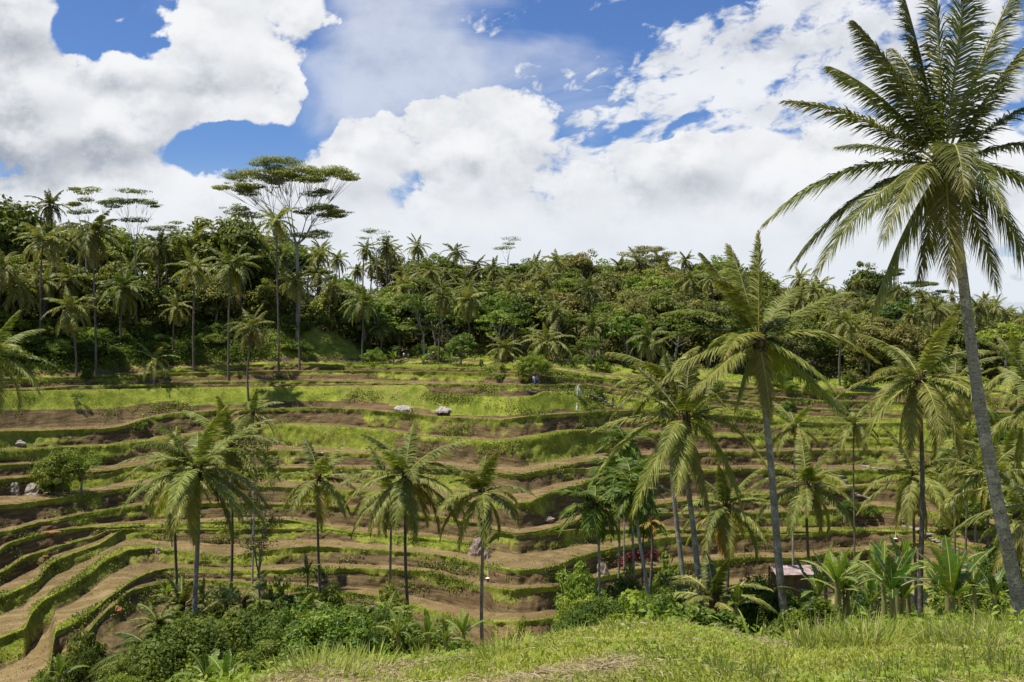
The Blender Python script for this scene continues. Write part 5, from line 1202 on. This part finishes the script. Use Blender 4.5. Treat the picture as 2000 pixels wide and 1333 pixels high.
def hut(name, label, x, y, w, dpt, hw, roof_m, rz=0., rise=.7, over=.35, thatch=False, walls=False, pos=None, cat='hut'):
    p = pos or hit(x, y); t = thing(name, label, cat, (p.x, p.y, p.z - .1), rz)
    for sx in (-1, 1):
        for sy in (-1, 1):
            a = Acc(); boxm(a, (sx * w / 2, sy * dpt / 2, hw / 2), (.12, .12, hw + .1)); a.mesh('post', [M_WOOD], False, True, t)
    if walls:
        a = Acc(); boxm(a, (0, dpt / 2 - .08, hw * .5), (w - .14, .05, hw * .9)); boxm(a, (w / 2 - .08, 0, hw * .4), (.05, dpt - .3, hw * .75)); a.mesh('wall', [M_WOOD], False, True, t)
    # pitched roof, thick and a bit uneven
    r = np.random.default_rng(int(x)); nx, ny = 14, 9; a = Acc()
    xs = np.linspace(-w / 2 - over, w / 2 + over, nx); ys = np.linspace(-dpt / 2 - over, dpt / 2 + over, ny)
    gx, gy = np.meshgrid(xs, ys, indexing='ij'); th = .22 if thatch else .04
    top = hw + rise * (1 - np.abs(gy) / (dpt / 2 + over)) + th
    gx2 = gx
    if thatch:
        top = hw + th + rise * (1 - np.abs(gy / (dpt / 2 + over)) ** 1.5) * (1 - .75 * np.abs(gx / (w / 2 + over)) ** 2.5) + fbm(gx * 2.2, gy * 2.2, x, 5, 3) * .28
        gx2 = gx + fbm(gx * 1.5, gy * 1.5, x + 9., 6, 2) * .45
    V = np.concatenate([np.stack([gx2, gy, top], -1).reshape(-1, 3), np.stack([gx2, gy, top - th], -1).reshape(-1, 3)])
    i, j = np.meshgrid(np.arange(nx - 1), np.arange(ny - 1), indexing='ij'); v = (i * ny + j).ravel(); n0 = nx * ny
    F = [np.stack([v, v + ny, v + ny + 1, v + 1], 1), np.stack([v + n0, v + 1 + n0, v + ny + 1 + n0, v + ny + n0], 1)]
    ring = [(0, j) for j in range(ny)] + [(i, ny - 1) for i in range(1, nx)] + [(nx - 1, j) for j in range(ny - 2, -1, -1)] + [(i, 0) for i in range(nx - 2, 0, -1)]
    ids = np.array([i * ny + j for i, j in ring]); nx_ = np.roll(ids, -1); F.append(np.stack([ids, nx_, nx_ + n0, ids + n0], 1))
    mk('roof', V, np.concatenate(F), roof_m, attrs={'t': np.full(len(V), .5), 'o': np.zeros(len(V))}, parent=t, smooth=False)
    if thatch:
        P = np.stack([gx2, gy, top], -1).reshape(-1, 3); P = P[r.integers(0, len(P), 260)] + r.normal(0, .08, (260, 3))
        Dn = np.stack([r.normal(0, .3, 260), np.sign(P[:, 1]) * .8, np.full(260, -.45)], 1); V, F, ix, tt = blades(P, Dn, r.normal(0, 1, (260, 3)), r.uniform(.25, .55, 260), .05, .1, 1, (1, .6)); a = Acc(); a.add(V, F, 0, r.uniform(0, 1)); a.mesh('straw', [M_STRAWROOF], False, True, t)
    return t


M_STRAWROOF = plain('roof_straw', (.42, .38, .32), .9, .05, (.62, .58, .52), 2.)
hut('thatched_shelter', 'small pale thatched shelter on the grass slope above the big central palm', 788, 806, 2.3, 1.6, .45, M_THATCH, .2, .75, .3, True)
hut('thatched_shelter', 'low pale thatched shelter right of the first one, darker underneath', 867, 811, 1.8, 1.4, .4, M_THATCH, -.4, .6, .3, True)
hut('garden_hut', 'grey roofed hut with plank walls under the tall palms at the left', 160, 655, 2.6, 2.2, 1.7, M_GREYROOF, .2, .8, .35, False, True)
D_ = 205; p = at(975, 640, 1)
hut('garden_hut', 'dark open hut in the shaded wood left of the yellowish palm', 345, 655, 2.4, 2., 1.6, M_THATCH, -.1, .7, .3, True, True)
def roof_house(label, x, y, D, w, m):
    for D in range(D - 20, 300, 3):
        p = at(x, y, D); g = ground_z(p.x, D)
        if p.z - g < 3.4: break
    hut('house', label, x, y, w, w * .7, max(p.z - g, 2.2), m, .3, .6, .4, False, True, Vector((p.x, D, g)), 'house')
roof_house('house with white roof glimpsed between the forest trees in the middle', 940, 612, 208, 4.0, M_WHITE)
M_BLUEROOF = plain('blue_roof', (.35, .55, .62), .5, .3)
roof_house('house with pale blue roof glimpsed behind the bright yellow green palm', 745, 602, 212, 3.4, M_BLUEROOF)
p = at(1552, 1112, 70); g = ground_z(p.x, 70)
hut('shed', 'shed with a faded pink tin roof half hidden behind the dark bushes', 1552, 1112, 3.0, 2.0, p.z - g, M_TIN, .05, .35, .25, False, True, Vector((p.x, 70, g)), 'shed')


def rock(label, x, y, w, h, seed, D=None, group=None, mat=None, sq=.7):
    p = hit(x, y); r = np.random.default_rng(seed); nu, nv = 20, 12
    u, v = np.meshgrid(np.linspace(0, 2 * np.pi, nu, endpoint=False), np.linspace(-.5, 1, nv), indexing='ij')
    ph = v * np.pi / 2; V = np.stack([np.cos(u) * np.cos(ph), np.sin(u) * np.cos(ph) * sq, np.sin(ph)], -1)
    n = 1 + .35 * fbm(V[..., 0] * 1.8 + seed, V[..., 1] * 1.8, V[..., 2] * 1.8, seed, 4) + .10 * np.round(fbm(V[..., 0] * 3 + seed, V[..., 1] * 3, V[..., 2] * 3, seed + 5, 2) * 3)
    V = V * n[..., None] * [w / 2, w / 2, h]; i, j = np.meshgrid(np.arange(nu), np.arange(nv - 1), indexing='ij'); i2 = (i + 1) % nu
    F = np.stack([i * nv + j, i2 * nv + j, i2 * nv + j + 1, i * nv + j + 1], -1).reshape(-1, 4)
    o = mk('rock', V.reshape(-1, 3), F, mat or M_ROCK, attrs=None, smooth=False); o.location = (p.x, p.y + .2, p.z - h * .12)
    return tag(o, label, 'rock', group)


M_PINK = plain('pale_rock', (.16, .115, .085), .9, .1, (.42, .33, .27), 2.4, .9)
rock('pale pinkish boulder on the grass bund beside the right coconut palm trunk', 933, 1085, 2.3, 2.3, 3, mat=M_PINK)
rock('smaller pale rock leaning on the pinkish boulder', 950, 1095, 1.2, 1.3, 4, mat=M_PINK)
rock('pale stone lying by the straw pile on the inner paddy', 1068, 1022, 1.9, .45, 5, mat=M_PINK)
rock('grey rocks at the foot of the layered left tree', 60, 965, 3.2, 1.4, 6, mat=M_STONE)
rock('jagged grey rock at the left edge under the layered tree', 25, 960, 1.8, 1.2, 7, mat=M_STONE)
rock('flat grey rock on the grassy step above the layered left tree', 35, 868, 2.2, .6, 8, mat=M_STONE)
rock('pale rock between the left palms on the end of the green bund', 310, 1078, 1.6, .6, 9, mat=M_PINK)
rock('pale boulder among the red leaved shrubs under the areca palms', 1178, 1125, 1.6, 1.8, 10, mat=M_PINK)
rock('orange clods of earth at the foot of the bottom left riser', 225, 1195, 1.4, .5, 11, mat=plain('orange_clay', (.32, .12, .06), .9, .1, (.45, .2, .1), 2., .8))
for (x, y, w) in [(100, 1042, 2.4), (120, 1062, 1.7), (85, 1090, 1.2)]:
    rock('patch of orange clay on the wet paddy at the left', x, y, w, .12, int(x), mat=plain('orange_clay', (.28, .125, .06), .9, .1), group='orange clay patches', sq=.5)

# footpath: stepping slabs up the right side
acc = Acc(); rp = np.random.default_rng(4)
for pts in ([(1640, 925), (1648, 945), (1665, 958), (1690, 975), (1700, 982)], [(1752, 1012), (1765, 1022), (1785, 1035), (1808, 1047), (1835, 1062), (1865, 1078), (1895, 1095)], [(1690, 912), (1720, 918), (1745, 920)], [(1150, 772), (1180, 785), (1196, 798)], [(1030, 760), (1050, 768)]):
    P = [hit(*q) for q in pts]; L = [0]
    for a_, b_ in zip(P[:-1], P[1:]): L.append(L[-1] + (b_ - a_).length)
    n = int(L[-1] / .62)
    for i in range(n):
        d = L[-1] * i / n; j = max(k for k in range(len(L)) if L[k] <= d + 1e-6); j = min(j, len(P) - 2); f = (d - L[j]) / max(L[j + 1] - L[j], .01); q = P[j].lerp(P[j + 1], f)
        boxm(acc, (q.x + rp.normal(0, .12), q.y, ground_z(q.x, q.y) + .06 + rp.uniform(0, .05)), (rp.uniform(.9, 1.4), rp.uniform(.45, .6), .16), 0, rp.normal(0, .25), rp.normal(0, .05))
o = acc.mesh('path', [M_STONE], False, True); tag(o, 'pale stone slab footpath climbing beside the terraces on the right', kind='structure')

# water spouts: thin pipes pouring onto the paddies
def spout(label, x, y):
    p = hit(x, y); t = thing('water_spout', label, 'water spout', p, 0, 'water spouts')
    V, F = tube([(0, .5, 1.25), (0, .1, 1.28), (0, -.25, 1.2)], [.04, .04, .035], 6); mk('pipe', V, F, M_WOOD, parent=t)
    V, F = tube([(0, -.25, 1.2), (0, -.38, .8), (0, -.42, 0)], [.02, .035, .05], 6); mk('water', V, F, M_WHITE, parent=t, smooth=True)
    V, F = tube([(0, -.42, 0), (0, -.42, .05), (0, -.42, .09)], [.30, .2, .02], 10); mk('foam', V, F, M_WHITE, parent=t, smooth=True)
spout('water spout falling from the bund near the right coconut palm', 953, 1130)
spout('water spout falling from the bund below the areca clump', 1104, 1128)
spout('larger water spout falling onto the far right curved paddy', 1747, 1052)

# pale plant whose long leaves hang like ribbons
p = hit(1130, 782); t = thing('drooping_plant', 'pale green plant with long ribbon leaves hanging down on the grassy slope', 'plant', p); r = np.random.default_rng(8)
V, F = tube([(0, 0, 0), (.05, 0, 1.1), (0, 0, 2.1)], [.09, .07, .05], 6); mk('stem', V, F, M_BANST, parent=t, smooth=True)
P = np.zeros((90, 3)); P[:, 2] = r.uniform(1.2, 2.3, 90); an = r.uniform(0, 6.28, 90); Dn = np.stack([np.cos(an) * .6, np.sin(an) * .6, np.full(90, .7)], 1)
V, F, ix, tt = blades(P, Dn, np.stack([-np.sin(an), np.cos(an), an * 0], 1), r.uniform(.8, 1.5, 90), .11, 1.5, 5, (1, 1, .8, .1)); acc = Acc(); acc.add(V, F, 0, r.uniform(.3, 1)); acc.mesh('leaves', [plain('pale_leaf', (.22, .28, .14), .5, .3, (.42, .48, .30), 2.)], False, True, t)
# scarecrow below it
p = hit(1127, 806); t = thing('scarecrow', 'pale scarecrow of cloth on a stick below the drooping plant', 'scarecrow', p)
V, F = tube([(0, 0, 0), (0, 0, 1.5)], [.03, .03], 6); mk('pole', V, F, M_WOOD, parent=t); V, F = tube([(-.45, 0, 1.12), (0, 0, 1.15), (.45, 0, 1.1)], [.03, .03, .03], 6); mk('crossbar', V, F, M_WOOD, parent=t)
V, F = tube([(0, 0, .45), (0, 0, .7), (0, 0, 1.1), (0, 0, 1.22), (0, 0, 1.3), (0, 0, 1.5), (0, 0, 1.62)], [.26, .22, .17, .08, .10, .11, .02], 10); mk('cloth', V, F, plain('pale_cloth', (.45, .52, .42), .9, .1), parent=t, smooth=True)
# wooden frame by the walkers
p = hit(781, 708); t = thing('wooden_frame', 'small wooden frame standing among the walkers on the green paddy', 'frame', p + Vector((1.0, .6, 0)))
for sx in (-.5, .5):
    a = Acc(); boxm(a, (sx, 0, .5), (.08, .08, 1.1)); a.mesh('post', [M_WOOD], False, True, t)
a = Acc(); boxm(a, (0, 0, 1.02), (1.2, .07, .08)); a.mesh('rail', [M_WOOD], False, True, t)

# ------------------------------------------------------------------ grass and undergrowth
def scatter(rows0, rows1, n, wfun, seed, amax=.60):
    """random points on the land between two grid rows, weighted"""
    r = np.random.default_rng(seed); R_ = np.arange(rows0, rows1)
    A = np.stack([XX, YY, ZZ], -1)[rows0:rows1 + 1]
    e1 = A[1:, :-1] - A[:-1, :-1]; e2 = A[:-1, 1:] - A[:-1, :-1]; area = np.linalg.norm(np.cross(e1, e2), axis=-1)
    w = area * wfun(rows0, rows1); inv = (np.abs(COLS_A[:-1]) < amax)[None, :]; w = w * inv; w = w.ravel() / w.sum()
    k = r.choice(len(w), n, p=w); i, j = np.unravel_index(k, area.shape); u, v = r.random((2, n, 1))
    P = A[i, j] + e1[i, j] * u + e2[i, j] * v
    return P, i + rows0, j, r


nzm = fbm(XX * .5, YY * .5, ZZ * .5, 77, 3)
# turf on the bunds and grassy risers
P, i, j, r = scatter(R_N + 1, R_T, 260000, lambda a, b: np.clip((GG + .35 * nzm)[a:b, :-1] - .45, 0, 1) * (1.6 - 1.2 * GM[a:b, :-1]), 3)
n = len(P); D3 = np.stack([r.normal(0, .35, n), -.25 + r.normal(0, .3, n), np.full(n, 1.)], 1); D3 /= np.linalg.norm(D3, axis=1, keepdims=True)
V, F, ix, tt = blades(P, D3, r.normal(0, 1, (n, 3)) * [1, .5, .1], r.uniform(.09, .30, n) * np.where(GG[i, j] > .88, .48, 1.) * (1 - .55 * GM[i, j]) * (.6 + 1.3 * vnoise(P[:, 0] * .5, P[:, 1] * .5, P[:, 2] * .5, 31) ** 2), r.uniform(.05, .13, n), .25, 1, (1, .25))
tv = np.clip(.5 + .8 * nzm[i, j] + 1.1 * (vnoise(P[:, 0] * .28, P[:, 1] * .28, P[:, 2] * .28, 33) - .5) + r.normal(0, .22, n), 0, 1); ov = np.clip(fbm(P[:, 0] * .09, P[:, 1] * .09, 0, 88, 3) * 1.6 - .25, 0, .8)
tag(mk('grass', V, F, M_TGRASS, attrs={'t': tv[ix], 'o': ov[ix]}), 'turf growing on the bunds and banks of the terraces', kind='stuff')
P, i, j, r = scatter(R_N + 1, R_T, 22000, lambda a, b: GM[a:b, :-1] * (GG[a:b, :-1] < .5) * np.clip(nzm[a:b, :-1] + .25, .04, 1), 13)
n = len(P); V, F, ix, tt = blades(P, np.stack([r.normal(0, .5, n), r.normal(0, .5, n), np.ones(n)], 1), r.normal(0, 1, (n, 3)) * [1, .5, .1], r.uniform(.05, .16, n), r.uniform(.05, .16, n), .2, 1, (1, .3))
tag(mk('stubble', V, F, M_STUBBLE, attrs={'t': r.uniform(0, 1, n)[ix], 'o': np.clip(r.normal(.3, .4, n), 0, 1)[ix]}), 'short rice stubble and clods dotting the wet paddies', kind='stuff')
P, i, j, r = scatter(R_N + 1, R_T, 75000, lambda a, b: (1 - GM[a:b, :-1]) * np.clip(fbm(XX * .22, YY * .22, ZZ * .5, 123, 4)[a:b, :-1] * 2.2 - .25, 0, 1), 14)
n = len(P); nr = r.normal(0, .6, (n, 3)) + [0, -.5, .5]; nr /= np.linalg.norm(nr, axis=1, keepdims=True); tx = np.cross(nr, r.normal(0, 1, (n, 3))); tx /= np.linalg.norm(tx, axis=1, keepdims=True); ty = np.cross(nr, tx)
P = P + np.stack([r.normal(0, .1, n), -r.uniform(0, .2, n), r.uniform(0, .4, n)], 1); s_ = r.uniform(.06, .17, (n, 1)); V = np.stack([P - tx * s_, P - ty * s_ * .6, P + tx * s_, P + ty * s_ * .6], 1).reshape(-1, 3)
tag(mk('weeds', V, np.arange(n * 4).reshape(-1, 4), M_BUSH, attrs={'t': np.repeat(np.clip(r.normal(.4, .3, n), 0, 1), 4), 'o': np.repeat(np.clip(r.normal(-.2, .5, n), 0, 1), 4)}), 'leafy weeds trailing over the earth risers of the terraces', kind='stuff')
# leafy undergrowth on the forest bank and in the gully
def leaves(name, label, P, r, smin, smax, hmax, mat, t0=.5, stack=1):
    P = np.repeat(P, stack, 0); n = len(P); P = P + np.stack([r.normal(0, .35, n), r.normal(0, .35, n), r.uniform(0, 1, n) ** 1.5 * hmax], 1)
    nr = r.normal(0, .6, (n, 3)) + [0, -.2, .8]; nr /= np.linalg.norm(nr, axis=1, keepdims=True); tx = np.cross(nr, r.normal(0, 1, (n, 3))); tx /= np.linalg.norm(tx, axis=1, keepdims=True); ty = np.cross(nr, tx)
    s_ = r.uniform(smin, smax, (n, 1)); V = np.stack([P - tx * s_, P - ty * s_ * .45 + nr * s_ * .1, P + tx * s_, P + ty * s_ * .45 + nr * s_ * .1], 1).reshape(-1, 3)
    cl = vnoise(P[:, 0] * .35, P[:, 1] * .35, P[:, 2] * .35, 9); tv = np.clip(t0 + (cl - .5) * 1.1 + r.normal(0, .12, n), 0, 1)
    return tag(mk(name, V, np.arange(n * 4).reshape(-1, 4), mat, attrs={'t': np.repeat(tv, 4), 'o': np.zeros(n * 4)}), label, kind='stuff')


P, i, j, r = scatter(R_T + 2, R_T + 34, 60000, lambda a, b: np.clip(nzm[a:b, :-1] + .35, .05, 1) * (1 - .6 * ((XS[None, :-1] > 560) & (XS[None, :-1] < 700) & (np.arange(a, b)[:, None] < R_T + 12))), 5)
leaves('undergrowth', 'leafy undergrowth on the bank below the forest', P, r, .12, .32, .7, M_BUSH, .45)
P, i, j, r = scatter(R_T + 1, R_T + 22, 90000, lambda a, b: np.clip(nzm[a:b, :-1] * 1.5 + .45, .0, 1) * (XS[None, :-1] < 570), 15)
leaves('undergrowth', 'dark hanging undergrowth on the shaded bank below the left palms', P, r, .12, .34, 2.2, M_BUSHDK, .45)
P, i, j, r = scatter(R_T + 14, R_T + 44, 120000, lambda a, b: np.clip(nzm[a:b, :-1] + .6, .1, 1), 6)
leaves('undergrowth', 'shaded leafy undergrowth between the forest trunks', P, r, .22, .5, 4.5, M_TREE, .4)
P, i, j, r = scatter(40, R_N - 4, 90000, lambda a, b: np.clip(nzm[a:b, :-1] + .5, .05, 1) * (YY[a:b, :-1] > 24) * np.clip(60 / YY[a:b, :-1], .4, 2.), 7)
leaves('undergrowth', 'tangled green undergrowth covering the gully slope below the viewpoint', P, r, .07, .20, .9, M_BUSH, .5)
# the bank at our feet
e_rows = int(np.argmax(GD[:, NC // 2] > 19.0))
def wnear(a, b):
    D = YY[a:b, :-1]; return (D > 3.5) / np.clip(D, 4, 20) ** 1.0
P, i, j, r = scatter(2, e_rows, 290000, wnear, 8, .85)
n = len(P); dry = GDRY[i, j]; cl = vnoise(P[:, 0] * 1.3, P[:, 1] * 1.3, 0, 14); cl2 = vnoise(P[:, 0] * .5, P[:, 1] * .5, 0, 15)
xr = P[:, 0] / P[:, 1] * FPX + 1000
Hb = (.03 + .07 * cl ** 2 + .035 * cl2) * r.uniform(.5, 1.5, n) * (1 - .55 * dry) * (1 + .6 * (xr > 1500) * (P[:, 1] > 11))
lean = fbm(P[:, 0] * .6, P[:, 1] * .6, 0, 16, 2)
D3 = np.stack([lean * .5 + r.normal(0, .4, n), r.normal(0, .4, n), np.full(n, 1.) - .5 * dry], 1); D3 /= np.linalg.norm(D3, axis=1, keepdims=True)
V, F, ix, tt = blades(P, D3, r.normal(0, 1, (n, 3)), Hb, r.uniform(.006, .014, n) * (1 + P[:, 1] * .06), .4 * r.uniform(.5, 1.6, n), 2, (1., .8, .1))
tag(mk('grass', V, F, M_GRASS, attrs={'t': np.clip(.5 + (cl - .5) * .9 + r.normal(0, .2, n), 0, 1)[ix], 'o': np.clip(dry * 1.1 + (r.random(n) < .12) * .7, 0, 1)[ix]}), 'short green grass on the bank below the viewpoint', kind='stuff')
P, i, j, r = scatter(2, e_rows, 9000, lambda a, b: wnear(a, b) * np.clip(fbm(XX[a:b, :-1] * .7, YY[a:b, :-1] * .7, 0, 140, 3) * 2 - .1, .02, 1), 18)
n = len(P); nr = r.normal(0, .4, (n, 3)) + [0, -.1, .9]; nr /= np.linalg.norm(nr, axis=1, keepdims=True); tx = np.cross(nr, r.normal(0, 1, (n, 3))); tx /= np.linalg.norm(tx, axis=1, keepdims=True); ty = np.cross(nr, tx)
P = P + np.stack([r.normal(0, .02, n), r.normal(0, .02, n), r.uniform(.02, .10, n)], 1); s_ = r.uniform(.015, .04, (n, 1)); V = np.stack([P - tx * s_, P - ty * s_ * .6, P + tx * s_, P + ty * s_ * .6], 1).reshape(-1, 3)
tag(mk('weeds', V, np.arange(n * 4).reshape(-1, 4), M_BUSH, attrs={'t': np.repeat(np.clip(r.normal(.75, .2, n), 0, 1), 4), 'o': np.repeat(np.clip(r.normal(-.3, .4, n), 0, 1), 4)}), 'broad leaved weeds mixed into the grass of the near bank', kind='stuff')
# cut dry grass lying in patches
P, i, j, r = scatter(2, e_rows, 34000, lambda a, b: wnear(a, b) * np.clip(GDRY[a:b, :-1] + .06, .03, 1), 9)
n = len(P); an = r.uniform(0, 6.28, n); D3 = np.stack([np.cos(an), np.sin(an), r.uniform(-.05, .35, n)], 1); P[:, 2] += r.uniform(.0, .05, n)
V, F, ix, tt = blades(P, D3, r.normal(0, 1, (n, 3)), r.uniform(.04, .16, n), r.uniform(.004, .009, n) * (1 + P[:, 1] * .05), .15, 2, (1, .9, .3))
tag(mk('dry_grass', V, F, M_STRAW, attrs={'t': r.uniform(0, 1, n)[ix], 'o': np.zeros(len(ix))}), 'cut dry grass lying in tan patches on the near bank', kind='stuff')


# tall grass clumps along the brow
def tussock(label, x, D, h, n, seed, spread=.35, mat=None, group='tall grass tussocks along the brow', lean=.25, w=.018, tint=.6):
    a = float(px_as(x, 1200)[0]); X = a * D; g = ground_z(X, D); r = np.random.default_rng(seed); t = None
    an = r.uniform(0, 6.28, n); q = r.uniform(0, 1, n) ** .5 * spread; P = np.stack([np.cos(an) * q, np.sin(an) * q, np.zeros(n) - .03], 1)
    D3 = np.stack([np.cos(an) * lean * q / spread * 1.6 + r.normal(0, .12, n), np.sin(an) * lean * q / spread * 1.6 + r.normal(0, .12, n), np.ones(n)], 1); D3 /= np.linalg.norm(D3, axis=1, keepdims=True)
    V, F, ix, tt = blades(P, D3, r.normal(0, 1, (n, 3)), h * r.uniform(.45, 1.05, n), w * r.uniform(.6, 1.2, n), .45 * r.uniform(.2, 1.5, n), 4, (1, 1, .8, .1))
    o = mk('grass_tussock', V, F, mat or M_GRASS, attrs={'t': np.clip(tint + r.normal(0, .2, n), 0, 1)[ix], 'o': ((r.random(n) < .15) * .8)[ix]}); o.location = (X, D, g)
    return tag(o, label, 'grass tussock', group)


rt = random.Random(3)
for i in range(64):
    x = rt.uniform(1560, 2010); D = rt.uniform(12.5, 17); tussock('tall green grass tussock on the brow in front of the bananas', x, D, rt.uniform(.35, .75), 110, i, rt.uniform(.2, .45), lean=rt.uniform(.2, .5), w=.016, tint=rt.uniform(.3, .8))
for i in range(50):
    x = rt.uniform(560, 1560); D = float(np.interp(x, XS, D_edge)) + rt.uniform(-.8, 1.2); tussock('grass tussock on the brow of the near bank', x, D, rt.uniform(.14, .26), 130, 100 + i, rt.uniform(.15, .28), lean=rt.uniform(.2, .5), w=.013, tint=rt.uniform(.4, .8), group='tussocks on the brow')
for i in range(36):
    x = rt.uniform(1350, 2010); D = rt.uniform(7.8, 10.5); tussock('thin upright dark grass stalks at the bottom right of the bank', x, D, rt.uniform(.25, .5), 26, 200 + i, .07, lean=.12, w=.008, tint=.05, group='upright grass stalks')
for i in range(16):
    x = rt.uniform(600, 680) if i < 6 else rt.uniform(470, 1000); D = rt.uniform(9, 12); tussock('rank bright grass tussock on the grass mound', x, D, rt.uniform(.15, .4), 120, 300 + i, .35, lean=.35, w=.012, tint=.8, group='tussocks on the mound')
# small pale blades leaning out among the areca stems and a thin climbing sapling at the bottom
tussock('slanting pale reed leaves in front of the dark conical bush', 1470, 14.5, .75, 16, 401, .5, lean=.5, w=.03, tint=.3, group=None)
tussock('slanting pale reed leaves right of the round-crowned palm trunk', 1605, 14.5, .95, 22, 402, .6, lean=.5, w=.035, tint=.2, group=None)
a = float(px_as(768, 1300)[0]); X, D = a * 11, 11.; g = ground_z(X, D); t = thing('sapling', 'thin leafy sapling standing alone on the near bank', 'sapling', (X, D, g)); acc = Acc()
V, F = tube([(0, 0, -.05), (.01, 0, .3), (0, 0, .62)], [.006, .005, .002], 5); mk('stem', V, F, M_BARK, parent=t)
rs = np.random.default_rng(5)
for k in range(9): leaf_quads(acc, (0, 0, .1 + k * .055), .04, 7, .018, rs)
acc.mesh('leaves', [M_BUSH], False, True, t)
print('objects', len(bpy.data.objects))
